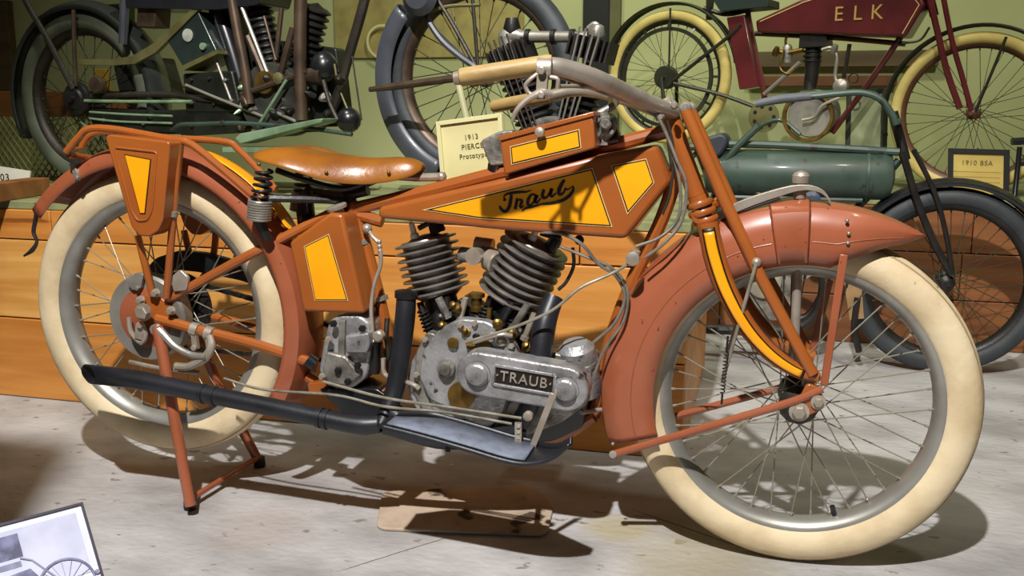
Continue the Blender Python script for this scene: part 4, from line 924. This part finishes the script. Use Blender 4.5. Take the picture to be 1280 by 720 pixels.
# ---- upright display engine with its steel intake tube
_e = CAM+ray(690, 120)*2.72
EB = Plane((_e.x, _e.y, 0), -.1)
de = thing('display_engine', (_e.x, _e.y, .652), 'black finned twin cylinder display engine with steel cross tube behind the handlebar', 'engine')
ec = MB().lathe([(.04, -.06), (.11, -.06), (.115, -.05), (.115, .05), (.08, .06)], EB(695, 195), EB.n, 30).build('crankcase', dirty_alu, de)
base_z = .654
MB().prism([EB(650, 225)+V((0, 0, 0)), EB(740, 225), EB(740, 225)*1+V((.04, 0, base_z-EB(740, 225).z)), EB(650, 225)+V((-.04, 0, base_z-EB(650, 225).z))], EB.n*.08).build('engine_stand', old_iron, de)
def head_fins(c, ax, wd, ht, dp, nf, m):
    sd = ax.cross(EB.n).normalized()
    for i in range(nf):
        t = (i/(nf-1)-.5)*wd
        R_ = Matrix((sd, EB.n, ax)).transposed()
        MB().box(c+sd*t, (wd/nf*.45, dp, ht), R_).build('head_fin', iron, ec)
    MB().box(c-ax*ht*.15, (wd*.9, dp*.6, ht*.6), Matrix((sd, EB.n, ax)).transposed()).build('head', iron, ec)
for t, b in (((636, 58), (684, 190)), ((744, 48), (706, 190))):
    T_, B_ = EB(*t), EB(*b); ax = (T_-B_).normalized()
    fin_cyl('cylinder', EB, ((t[0]*.75+b[0]*.25), (t[1]*.75+b[1]*.25)), b, .062, 8, .7, iron, ec)
    head_fins(T_-ax*.03, ax, .115, .06, .10, 9, iron)
    sd = ax.cross(EB.n).normalized()
    for k in (-.03, -.012, .012, .03):
        MB().tube([B_+sd*(k*.6)-EB.n*.075, T_+sd*k-EB.n*.072+ax*.02], .003, 8).build('pushrod', old_iron if t[0] < 700 else steel, ec)
    MB().lathe([(.022, 0), (.024, .01), (.016, .03), (.008, .034)], T_+ax*.006, ax, 14).build('rocker_post', steel, ec)
el = MB().tube(spline(EB.pts([(637, 62), (634, 46), (645, 44), (660, 46), (735, 46)]), 6), [.024, .026, .022, .017, .016], 14).build('intake_tube', steel, de)
for x in (660, 692, 716): MB().lathe([(.018, -.008), (.022, -.006), (.022, .006), (.018, .008)], EB(x, 46), EB.u, 16).build('tube_collar', iron, el)
MB().lathe([(.022, -.02), (.026, 0), (.018, .03)], EB(640, 36), (0, 0, 1), 14).build('tube_cap', iron, el)
TB('rocker_rod', steel, [(735, 36), (744, 30), (752, 40)], .008, de, EB)
TB('crank_rod', old_brown, [(462, 112), (500, 107), (612, 92)], [.008, .012, .012], de, EB, off=.0, n=10)
TB('support_tube', mat('pale_tube', '#b9b58c', rough=.5), [(572, 100), (584, 150), (596, 200)], .010, de, EB, off=.0, n=10)

# ---- green bike standing on the floor (G)
GB = Plane((0, 1.72, 0), -.02)
gw_c = GB(1182, 343); gw_c.z = .340
gb_ = thing('motorcycle', (1.6, 1.72, 0), 'dusty green antique motorcycle with a cylindrical tank, parked on the floor behind the front wheel', 'motorcycle')
wheel('front_wheel', gb_, gw_c, GB, .340, .036, dark_tyre, iron, dark_spoke, 36, (.028, .045), spoke_r=.0016)
gr_c = gw_c-GB.u*1.38
wheel('rear_wheel', gb_, gr_c, GB, .340, .036, dark_tyre, iron, dark_spoke, 36, (.035, .045), spoke_r=.0016)
fender_in('front_fender', GB, gw_c, 20, 152, .372, .345, .048, black_enamel, gb_)
fender_in('rear_fender', GB, gr_c, 0, 170, .372, .345, .048, green_metal, gb_)
t0, t1 = GB(880, 215), GB(1118, 220); Lg = (t1-t0).length
gt = MB().lathe([(.03, 0), (.075, .012), (.088, .04), (.088, Lg-.04), (.075, Lg-.012), (.03, Lg)], t0, t1-t0, 28).build('tank', green_metal, gb_)
MB().lathe([(.0885, -.006), (.090, -.005), (.090, .005), (.0885, .006)], t0+(t1-t0)*.86, t1-t0, 28).build('tank_band', green_metal, gt)
gf = TB('frame', green_metal, [(860, 184), (930, 180), (1040, 185), (1124, 190)], .014, gb_, GB, off=-.03)
TB('frame_tube', green_metal, [(895, 246), (980, 248), (1060, 250), (1078, 250)], .011, gf, GB, off=-.03)
TB('frame_tube', mat('dark_green_tube', '#2a3a34', '#202c28', 9, .4), [(1124, 200), (1095, 235), (1064, 268), (1042, 300)], .014, gf, GB)
TB('frame_tube', green_metal, [(872, 186), (900, 260), (925, 330), (935, 370)], .014, gf, GB)
MB().tube([GB(935, 370), gr_c], .012, 8).build('chain_stay', green_metal, gf)
MB().tube([GB(872, 190), gr_c], .010, 8).build('seat_stay', green_metal, gf)
TB('frame_tube', iron, [(1042, 300), (1030, 360), (1000, 398), (935, 372)], .013, gf, GB)
TB('head_tube', iron, [(1116, 140), (1132, 200)], .018, gf, GB, n=12)
for o in (-.055, .055):
    TB('fork_blade', iron, [(1128, 190), (1146, 250), (1166, 300), (1190, 344)], .013, gb_, GB, off=o)
    TB('fork_truss', iron, [(1142, 187), (1168, 240), (1182, 290), (1190, 338)], .009, gb_, GB, off=o)
MB().prism(rounded(GB.pts([(868, 186), (880, 172), (904, 166), (912, 176), (900, 196), (876, 200)], -.09), .02), GB.n*.18).build('saddle', mat('blue_black_seat', '#2a2e3a', '#20232c', 9, .5), gb_, bevel=.01)
TB('seat_brace', green_metal, [(902, 206), (925, 180), (950, 156)], .013, gb_, GB, off=-.06)
gh = TB('handlebar', green_metal, [(1012, 121), (1050, 117), (1078, 116), (1100, 124), (1115, 143), (1120, 156)], .012, gb_, GB, off=-.14, n=10)
TB('grip', mat('grey_grip', '#5c5f66', '#474a50', 12, .6), [(944, 130), (975, 124), (1014, 120)], [.013, .016, .015], gh, GB, off=-.16, n=12)
TB('handlebar_arm', green_metal, [(1120, 156), (1104, 128), (1080, 116), (1000, 118)], .012, gh, GB, off=.2, n=10)
TB('stem_bar', green_metal, [(1120, 152, -.14), (1124, 152, 0), (1118, 156, .2)], .012, gh, GB, sm=0)
ge = MB().lathe([(.03, -.05), (.09, -.05), (.095, -.04), (.095, .04), (.06, .05)], GB(968, 368), GB.n, 28).build('crankcase', dirty_alu, gb_)
MB().lathe([(.06, 0), (.062, .012), (.05, .016), (.001, .018)], GB(955, 352, -.055), -GB.n, 26).build('magneto_cover', mat('pale_case', '#b0ab98', '#8b8674', 14, .45, metal=.3), ge)
fin_cyl('cylinder', GB, (972, 275), (968, 350), .05, 8, .8, iron, ge)
TB('exhaust_pipe', iron, [(985, 285), (1020, 310), (1028, 370), (1000, 408), (930, 412), (840, 410)], .018, gb_, GB, off=-.08, n=10)
MB().prism(rounded(GB.pts([(990, 330), (1024, 318), (1030, 335), (1004, 352)], -.06), .004), GB.n*.05).build('carburettor', dirty_alu, gb_, bevel=.002)
TB('oil_pipe', nickel, [(900, 232), (935, 236), (955, 246), (962, 262)], .006, gb_, GB, off=-.05)
MB().lathe([(.03, 0), (.034, .01), (.034, .03), (.02, .04)], GB(1014, 250, -.06), -GB.n, 20).build('speed_dial', mat('blue_grey_dial', '#4a4e63', '#393c4d', 12, .4), gb_)
for o in (-.1, .1):
    MB().tube([gr_c+GB.n*o, V((gr_c.x+.05, gr_c.y+o*1.5, .01))], .011, 8).build('stand_leg', iron, gb_)
TB('stand_leg', iron, [(1072, 372), (1068, 410), (1074, 440)], .012, gb_, GB, off=-.06)
MB().prism(GB.pts([(1055, 352), (1076, 346), (1080, 398), (1062, 400)], -.06), GB.n*.02).build('tool_plate', mat('tan_plate', '#9a7b52', '#7d603c', 10, .6), gb_)

# ---- maroon machine against the wall (ELK lettered tank)
_r = CAM+ray(836, 97)*4.55; _f = CAM+ray(1217, 142)*3.85
KB = Plane((_r.x, _r.y, 0), math.atan2(_f.y-_r.y, _f.x-_r.x))
maroon = mat('maroon_enamel', '#5a1f22', '#47181b', 7, .3, coat=.4)
cream_old = mat('cream_old_tyre', '#c4b06a', '#a8944f', 9, .7, bump=.1, bscale=50)
dk = mat('dark_olive_enamel', '#2b2b20', '#1f1f18', 9, .4)
kb = thing('motorcycle', ((_r.x+_f.x)/2, (_r.y+_f.y)/2, .600), 'maroon antique motorcycle with gold letters on its tank and yellowed tyres, by the wall', 'motorcycle')
kr, krc = wheel_at('rear_wheel', kb, KB, 836, 97, .315, tr=.027, m_tyre=cream_old, m_rim=dk, m_spoke=dark_spoke, n=36, hub=(.03, .045), spoke_r=.0013)
kf, kfc = wheel_at('front_wheel', kb, KB, 1217, 142, .325, tr=.027, m_tyre=cream_old, m_rim=mat('brown_rim', '#5f3a22', '#452817', 9, .5), m_spoke=dark_spoke, n=36, hub=(.024, .045), spoke_r=.0013)
MB().lathe([(.218, -.035), (.235, -.035), (.235, -.020), (.218, -.020)], krc, KB.n, 48, closed=True).build('belt_rim', dk, kr)
for k in range(12):
    a = math.pi*k/6; d = KB.u*math.cos(a)+V((0, 0, 1))*math.sin(a); MB().bar(krc+d*.232-KB.n*.027, krc+d*.258-KB.n*.01, .012, .004, KB.n).build('belt_rim_clip', dk, kr)
MB().lathe([(.05, -.03), (.055, -.02), (.055, .02), (.03, .03)], krc-KB.n*.03, KB.n, 20).build('hub_drum', dk, kr)
fender_in('rear_fender', KB, krc, 10, 168, .352, .345, .036, dk, kb)
fender_in('front_fender', KB, kfc, 28, 196, .358, .350, .036, dk, kb)
kfr = TB('frame', maroon, [(944, 42), (1040, 47), (1132, 55)], .011, kb, KB)
TB('frame_tube', maroon, [(1160, -8), (1130, 40), (1085, 105), (1040, 166)], .013, kfr, KB)
TB('frame_tube', maroon, [(930, -20), (940, 50), (952, 100), (958, 140)], .013, kfr, KB)
MB().prism(KB.pts([(908, 22), (930, 18), (948, 108), (924, 112)], -.05), KB.n*.10).build('tool_case', maroon, kfr, bevel=.004)
TB('top_tube', maroon, [(930, -6), (1000, -12), (1160, -16)], .012, kfr, KB)
TB('head_tube', maroon, [(1156, -30), (1168, 20)], .018, kfr, KB, n=12)
for o in (-.05, .05):
    TB('stay', dk, [(842, 100), (880, 70), (915, 42), (926, 30)], .009, kfr, KB, off=o)
    TB('chain_stay', dk, [(842, 104), (900, 118), (955, 138)], .009, kfr, KB, off=o)
    TB('stay', dk, [(836, 96), (838, 10)], .005, kfr, KB, off=o)
    TB('fork_blade', maroon, [(1160, -10), (1172, 40), (1184, 90), (1200, 136)], .013, kb, KB, off=o)
    TB('fork_truss', maroon, [(1178, -10), (1190, 50), (1204, 100), (1214, 138)], .011, kb, KB, off=o)
    TB('fender_stay', dk, [(1218, 142), (1240, 90), (1258, 46)], .006, kb, KB, off=o)
kt_px = [(944, 26), (1000, 0), (1030, -8), (1150, -8), (1156, 6), (1132, 46), (946, 40)]
kt = MB().prism(rounded(KB.pts(kt_px, -.07), .01), KB.n*.14).build('tank', maroon, kb, bevel=.045, segs=5)
ln = KB.pts([(950, 27), (1004, 3), (1030, -5), (1140, -5), (1149, 6), (1128, 42)], -.0705)
mb = MB().tube(ln, .0022, 6); mb.build('pinstripe', cream_line, kt)
lc = KB(1072, 17, -.072)
gold = mat('gold_letters', '#b08a4a', rough=.5)
for k, ch_ in enumerate('ELK'): letters(MB(), ch_, .085, lc+KB.u*(.078*(k-1)), KB.u, (0, 0, 1), .001, .95).build('tank_letter', gold, kt, smooth=False)
TB('engine_cylinder', iron, [(1017, 40), (1016, 75), (1013, 112)], [.03, .036, .026], kb, KB, n=14)
_q = KB.pts([(1058, 112), (1110, 110), (1110, 184), (1058, 184)], .16); _q[2].z = _q[3].z = .601
pnl = MB().prism(_q, KB.n*.02).build('framed_picture', mat('dark_panel', '#33362c', '#272a22', 7, .6), bevel=.002)
tag(pnl, 'dark framed picture standing behind the maroon motorcycle engine', 'picture')
_i = offset_poly(_q, KB.n, .025); MB().prism([p-KB.n*.001 for p in _i], -KB.n*.002).build('picture_print', mat('pale_green_print', '#9aa07c', '#6f7757', 9, .7), pnl)
fin_cyl('cylinder', KB, (1018, 38), (1012, 112), .042, 7, .55, iron, kb)
ke = MB().lathe([(.03, -.05), (.10, -.05), (.105, -.04), (.105, .04), (.08, .05)], KB(1018, 142), KB.n, 28).build('crankcase', mat('grey_case', '#9a968c', '#716d64', 14, .45, metal=.5), kb)
MB().lathe([(.098, -.012), (.112, -.012), (.115, 0), (.112, .012), (.098, .012)], KB(1010, 145, -.07), KB.n, 40, closed=True).build('brass_rim', brass, ke)
TB('kick_lever', nickel, [(1003, 150), (1018, 146), (1028, 132), (1050, 122)], .007, ke, KB, off=-.09)
MB().lathe([(.03, 0), (.034, .01), (.03, .03), (.01, .04)], KB(1052, 108, -.06), -KB.n, 18).build('magneto', steel, ke)
MB().lathe([(.018, -.006), (.022, -.006), (.022, .006), (.018, .006)], KB(1067, 98, -.05), KB.n, 20, closed=True).build('magneto_ring', iron, ke)
ks = MB().lathe([(.012, 0), (.068, 0), (.07, .003), (.07, .008), (.02, .012)], KB(955, 146, -.05), -KB.n, 26).build('sprocket', olive_metal, kb)
for k in range(7):
    a = 2*math.pi*k/7; MB().lathe([(.009, 0), (.009, .004)], KB(955, 146, -.058)+(KB.u*math.cos(a)+V((0, 0, 1))*math.sin(a))*.046, -KB.n, 10).build('sprocket_hole_cap', iron, ks)
TB('footrest_tube', green_metal, [(925, 178), (945, 160), (975, 150), (1000, 168)], .010, kb, KB, off=-.06)
MB().prism(rounded(KB.pts([(1000, 36), (1032, 36), (1034, 58), (998, 60)], -.05), .004), KB.n*.10).build('cylinder_head', iron, kb, bevel=.004)
TB('intake_pipe', brass, [(970, 64), (984, 66), (1004, 62)], .011, kb, KB, off=-.04)
TB('valve_pipe', steel, [(1028, 62), (1040, 60), (1046, 72), (1044, 96), (1050, 108)], .008, kb, KB, off=-.05)
TB('fuel_line', brass, [(984, 64), (982, 52), (984, 43)], .006, kb, KB, off=-.03)
for x, y in ((970, 64), (1043, 61)): MB().lathe([(.012, -.02), (.016, 0), (.010, .02)], KB(x, y, -.06), (.3, -.4, 1), 12).build('fitting', brass if x < 1000 else steel, kb)
MB().lathe([(.02, -.03), (.024, 0), (.02, .04), (.012, .05)], KB(984, 70, -.03), (0, 0, 1), 14).build('carburettor', dirty_alu, kb)
TB('fuel_pipe', brass, [(996, 84), (985, 92), (975, 84), (980, 62)], .005, kb, KB, off=-.06)
TB('exhaust_pipe', steel, [(1000, 78), (978, 98), (955, 118)], .010, kb, KB, off=-.05)
TB('control_rod', dk, [(1128, 54), (1150, 50), (1162, 34)], .005, kb, KB, off=-.05)
TB('engine_mount', old_iron, [(1062, 55), (1058, 80), (1054, 100)], .009, kb, KB)
TB('seat_post', dk, [(888, -4), (886, 25)], [.02, .014], kb, KB)
TB('saddle_frame', dk, [(880, 10), (910, 18), (950, 8)], .010, kb, KB)
MB().prism(rounded(KB.pts([(890, -2), (960, -2), (960, 8), (900, 14)], -.08), .005), KB.n*.16).build('saddle', mat('green_black_seat', '#1d2a2a', rough=.5), kb, bevel=.008)
for o in (-.09, .09):
    MB().tube([krc+KB.n*o, V((krc.x+.05, krc.y+o*1.3, .606))], .009, 8).build('stand_leg', dk, kb)

# ================================================================ cards, boards and small things
paper = mat('cream_card', '#d8cd96', '#c9bd84', 5, .8)
paper_frame = mat('cream_mount', '#d3cb98', rough=.7)
ink = mat('dark_ink', '#6a5f3e', rough=.8)
grey_ink = mat('faint_ink', '#a99f70', rough=.8)
def card(name, label, pl, px, border, m_border, m_paper, lines, th=.012, group=None, foot=None):
    a, b, c, d = pl.pts(px)                                  # TL TR BR BL
    if foot: c.z = d.z = foot-.001
    t = thing(name, ((c+d)/2), label, 'sign', group)
    n = -(b-a).cross(d-a).normalized()
    if n.y > 0: n = -n
    u = (b-a).normalized(); v = n.cross(u)
    MB().prism([a, b, c, d], -n*th).build('backing', m_paper, t, bevel=.0015)
    L4 = [a, b, c, d]; In = offset_poly(L4, n, border)
    for i in range(4):
        j = (i+1) % 4; MB().prism([L4[i], L4[j], In[j], In[i]], n*.008).build('frame_side', m_border, t, bevel=.001)
    w_, h_ = (b-a).length, (d-a).length
    for s, size, fx, fy, mm in lines:
        o = a+u*(w_*fx)-v*(h_*fy)+n*.002
        letters(MB(), s, size, o, u, v, .0006).build('print', mm, t, smooth=False)
    if foot: MB().bar((a+b)/2-n*th, V(((a+b)/2-n*(th+.07)).to_tuple()[:2]+(foot,)), .02, .006, u).build('easel_leg', m_border, t)
    return t
CP = Plane((0, .63, 0), -.12)
bl, br = CP(552, 245), CP(634, 232)
card('exhibit_card', 'cream exhibit card in a cream frame standing beside the saddle nose', CP, [(546, 152), (628, 141), (636, 262), (556, 264)], .012, paper_frame, paper,
     [('1913', .020, .50, .21, ink), ('PIERCE', .020, .50, .31, ink), ('Prototype', .019, .50, .41, ink)]+[('~'*18, .010, .5, .62+.06*i, grey_ink) for i in range(4)], foot=.655)
CQ = Plane((0, 2.22, 0), -.04)
card('exhibit_card', 'small yellowed exhibit card in a black frame under the maroon front wheel', CQ, [(1185, 185), (1262, 187), (1262, 237), (1185, 236)], .020, black_matte, mat('yellow_card', '#c9b061', '#b89c4e', 6, .8),
     [('1910 BSA', .026, .5, .28, ink)]+[('~'*20, .014, .5, .45+.10*i, mat('red_ink_%s' % 'abc'[i], '#a8814c', rough=.8)) for i in range(3)], foot=.603)
# dark turned post beside the small card
pp = CQ(1274, 190, -.01); pst = thing('grip_post', (pp.x, pp.y, .602), 'black knobbed post beside the black framed card', 'post')
MB().lathe([(.016, 0), (.010, .01), (.010, pp.z-.602+.02)], V((pp.x, pp.y, .602)), (0, 0, 1), 12).build('shaft', black_enamel, pst)
MB().tube([pp+V((-.03, 0, .04)), pp+V((.16, .03, .05))], [.014, .017], 12).build('cross_grip', black_enamel, pst)
MB().tube([pp+V((0, 0, -.05)), pp+V((.14, .03, -.03))], .008, 10).build('side_arm', black_enamel, pst)

# loose board and two white cards at the platform's left edge
Z652 = (V((0, 0, .653)), V((0, 0, 1)))
p1 = hit(64, 243, *Z652); p0 = hit(-40, 259, *Z652)
d_ = (p1-p0).normalized(); nb = V((-d_.y, d_.x, 0))
MB().prism([p0, p1, p1+nb*.07, p0+nb*.07], (0, 0, .058)).build('loose_board', mat('reddish_board', '#8d5a2c', '#6d3f1c', 3, .55, stretch=(.5, 4, 4)), bevel=.003)
tag(bpy.data.objects['loose_board'], 'short reddish brown board lying on the orange platform edge', 'board')
WP = Plane((0, p1.y+.12, 0), .1)
for k, (px, lab) in enumerate(([[(-20, 205), (38, 214), (36, 250), (-20, 250)], 'white printed card leaning behind the loose board, bearing a dark number'], [[(-20, 222), (26, 232), (26, 252), (-20, 252)], 'lower white slip tucked between the board and the printed card'])):
    pl = Plane((0, p1.y+.17-.05*k, 0), .1); q = pl.pts(px); q[2].z = q[3].z = .654
    o = MB().prism(q, pl.n*.006).build('white_card', mat('white_card_%s' % 'ab'[k], '#d2cdbd', '#bdb8a6', 6, .8)); tag(o, lab, 'card')
    if k == 0:
        letters(MB(), '03', .035, pl(6, 222, -.001), pl.u, (0, 0, 1), .0006).build('print', black_line, o, smooth=False)

# oil drip mat under the engine
G0 = lambda x, y, z=0.0: hit(x, y, V((0, 0, z)), V((0, 0, 1)))
mp_ = rounded([G0(470, 664), G0(478, 618), G0(664, 608), G0(692, 636), G0(684, 672)], .03, 5)
dm = MB().prism(mp_, (0, 0, .009)).build('drip_mat', mat('tan_drip_mat', '#bba792', '#a08c78', 10, .85, bump=.15, spots=('#4a3a2c', 9, .60)), bevel=.003)
tag(dm, 'worn tan oil drip mat lying on the concrete under the engine', 'mat')

# picture placard on a low stand at the near left
TRz = .30; TR = hit(103, 628, V((0, 0, TRz)), V((0, 0, 1))); TL0 = hit(0, 655, V((0, 0, TRz)), V((0, 0, 1)))
ud = (TR-TL0).normalized(); best = None
for i in range(400):                                         # tilt at which the right edge runs the way the photo shows
    th = math.radians(-80+160*i/399)
    dn = (V((0, 0, -1))*math.cos(th)+ud.cross(V((0, 0, 1)))*math.sin(th)).normalized()
    q = TR+dn*.12-CAM; x = 640+F_PX*q.dot(_rt)/q.dot(_fw); y = 360-F_PX*q.dot(_up)/q.dot(_fw)
    e = abs(math.atan2(x-103, y-628)-math.atan2(27, 94))
    if best is None or e < best[0]: best = (e, dn, th)
dn = best[1]; WD, HT = .36, .27
TL, BL, BR = TR-ud*WD, TR-ud*WD+dn*HT, TR+dn*HT
nn = ud.cross(-dn).normalized(); nn = nn if nn.dot(CAM-TR) > 0 else -nn
pc = thing('picture_placard', (V(((TL+BR)/2).to_tuple()[:2]+(0,))), 'framed black and white motorcycle photo placard on a low stand', 'sign')
MB().prism([TL, TR, BR, BL], -nn*.008).build('panel', mat('pale_photo_paper', '#d9dbe6', '#c6c8d6', 8, .5), pc)
E4 = [TL, TR, BR, BL]; I4 = offset_poly(E4, nn, .004)
for i in range(4): MB().prism([E4[i], E4[(i+1) % 4], I4[(i+1) % 4], I4[i]], nn*.003).build('frame_side', mat('dark_edge', '#3a3540', rough=.5) if 'dark_edge' not in MATS else MATS['dark_edge'], pc)
up_ = -dn
def pp2(x, y, lift=.0012): return TR+ud*x+dn*y+nn*lift        # metres from the top right corner
g1, g2, g3 = mat('photo_grey', '#8b8ca6', '#5d5d78', 30, .6), mat('photo_pale', '#bfc0d4', '#a9abc2', 18, .6), mat('photo_dark', '#4a4a62', '#77789a', 60, .6)
def rect2(nm, m, x0, y0, x1, y1, l=.0012): MB().prism([pp2(x0, y0, .0004), pp2(x1, y0, .0004), pp2(x1, y1, .0004), pp2(x0, y1, .0004)], nn*l).build(nm, m, pc, smooth=False)
rect2('photo_wall', g2, -.345, .014, -.015, .115, .0006)
rect2('photo_window', g3, -.17, .022, -.105, .060, .0012)
rect2('photo_window', g3, -.25, .022, -.185, .060, .0012)
rect2('photo_bench', g1, -.345, .066, -.11, .075, .0012)
rect2('photo_floor', mat('photo_floor_tone', '#dcdde8', '#cfd0de', 12, .6), -.345, .118, -.015, .26, .0005)
for cx in (-.055, -.24):
    ring = [pp2(cx+.042*math.cos(a), .125+.042*math.sin(a), .002) for a in [2*math.pi*i/28 for i in range(28)]]
    MB().tube(ring, .0022, 5, closed=True).build('photo_tyre', g1, pc)
    for i in range(8):
        a = math.pi*i/8; MB().tube([pp2(cx-.04*math.cos(a), .125-.04*math.sin(a), .002), pp2(cx+.04*math.cos(a), .125+.04*math.sin(a), .002)], .0004, 4).build('photo_spoke', g1, pc)
MB().prism([pp2(-.2, .09, .0015), pp2(-.1, .082, .0015), pp2(-.09, .10, .0015), pp2(-.19, .108, .0015)], nn*.001).build('photo_tank', g3, pc, smooth=False)
MB().prism([pp2(-.175, .112, .0015), pp2(-.115, .108, .0015), pp2(-.115, .145, .0015), pp2(-.17, .148, .0015)], nn*.001).build('photo_engine', g3, pc, smooth=False)
for a, b in (((-.055, .125), (-.095, .07)), ((-.095, .07), (-.11, .062)), ((-.24, .125), (-.18, .11)), ((-.18, .145), (-.1, .14))):
    MB().tube([pp2(*a, .002), pp2(*b, .002)], .0016, 5).build('photo_line', g1, pc)
MB().lathe([(.004, 0), (.004, .002)], pp2(-.008, .118), nn, 14).build('photo_dot', g1, pc)
ctr_ = (TL+TR+BL+BR)/4-nn*.008
MB().tube([ctr_, V((ctr_.x, ctr_.y, .01))], .011, 10).build('stand_post', black_enamel, pc)
MB().lathe([(.09, 0), (.09, .006), (.02, .012)], V((ctr_.x, ctr_.y, 0)), (0, 0, 1), 24).build('stand_base', black_enamel, pc)

# wire lattice fence behind the black twin
LF = Plane((0, 1.42, 0), 0)
fx0, fx1 = -2.9, -.95
lt = thing('lattice_fence', ((fx0+fx1)/2, 1.42, .652), 'low fence of diamond wire lattice under a brown wooden rail', 'fence')
zr0, zr1 = LF(60, 146).z, LF(60, 114).z
MB().box(((fx0+fx1)/2, 1.43, (zr0+zr1)/2), (fx1-fx0, .03, zr1-zr0)).build('rail', mat('brown_rail', '#7a4a22', '#5d3616', 3, .55, stretch=(.4, 4, 4)), lt, bevel=.003)
for x in (fx0+.02, (fx0+fx1)/2, fx1-.02): MB().box((x, 1.43, (.652+zr1)/2), (.035, .03, zr1-.652)).build('post', old_brown, lt, bevel=.003)
mb = MB(); hgt = zr0-.656; stp = .032
for s in (1, -1):
    x = fx0-hgt
    while x < fx1+hgt:
        a, b = V((x, 1.42+.003*s, .656)), V((x+s*hgt*.75, 1.42+.003*s, zr0))
        if fx0 < min(a.x, b.x) and max(a.x, b.x) < fx1: mb.tube([a, b], .0035, 6)
        x += stp
tag(mb.build('wire_lattice', mat('olive_wire', '#8c8a52', '#6f6c3c', 10, .5, metal=.2), lt, smooth=False), kind='stuff')

# things on the far wall
po = wall_rect('poster', mat('faded_map_poster', '#a3965c', '#8a7a48', 9, .8, detail=6), 418, -40, 655, 72, .012, None)
tag(po, 'faded tan poster with a cream ring pinned to the green wall', 'poster')
rc_ = WALL(478, 52, -.03)
MB().lathe([(.085, 0), (.098, 0), (.098, .006), (.085, .006)], rc_, (0, -1, 0), 30, closed=True).build('cream_ring', mat('cream_print', '#cfc894', rough=.7), po)
for x0, y0, x1, y1, m_, lab in ((120, 46, 134, 74, mat('amber_box', '#a8802c', rough=.6), 'small amber box on the lattice fence rail'),):
    f0 = LF(x0, y1, .02); f1 = LF(x1, y0, .02)
    o = MB().box(((f0.x+f1.x)/2, 1.43, zr1+(f1.z-f0.z)/2+.001), (f1.x-f0.x, .03, f1.z-f0.z)).build('amber_box', m_, bevel=.002); tag(o, lab, 'box')

# unseen panel on a pole, added left of frame to shade floor behind placard
nx, ny = .46, -1.50
shadow_panel = thing('added_shadow_panel', (nx-.34, ny+.02, 0), 'white panel on a thin black pole, added out of view to cast a shadow', 'sign')
MB().box((nx-.24, ny, 2.15), (.48, .02, .32)).build('panel', mat('white_board', '#cfc9bb', rough=.7), shadow_panel, bevel=.003)
MB().tube([V((nx-.34, ny+.02, .01)), V((nx-.34, ny+.02, 2.28))], .012, 12).build('pole', black_enamel, shadow_panel)
MB().lathe([(.15, 0), (.15, .008), (.02, .016)], V((nx-.34, ny+.02, 0)), (0, 0, 1), 28).build('base', black_enamel, shadow_panel)
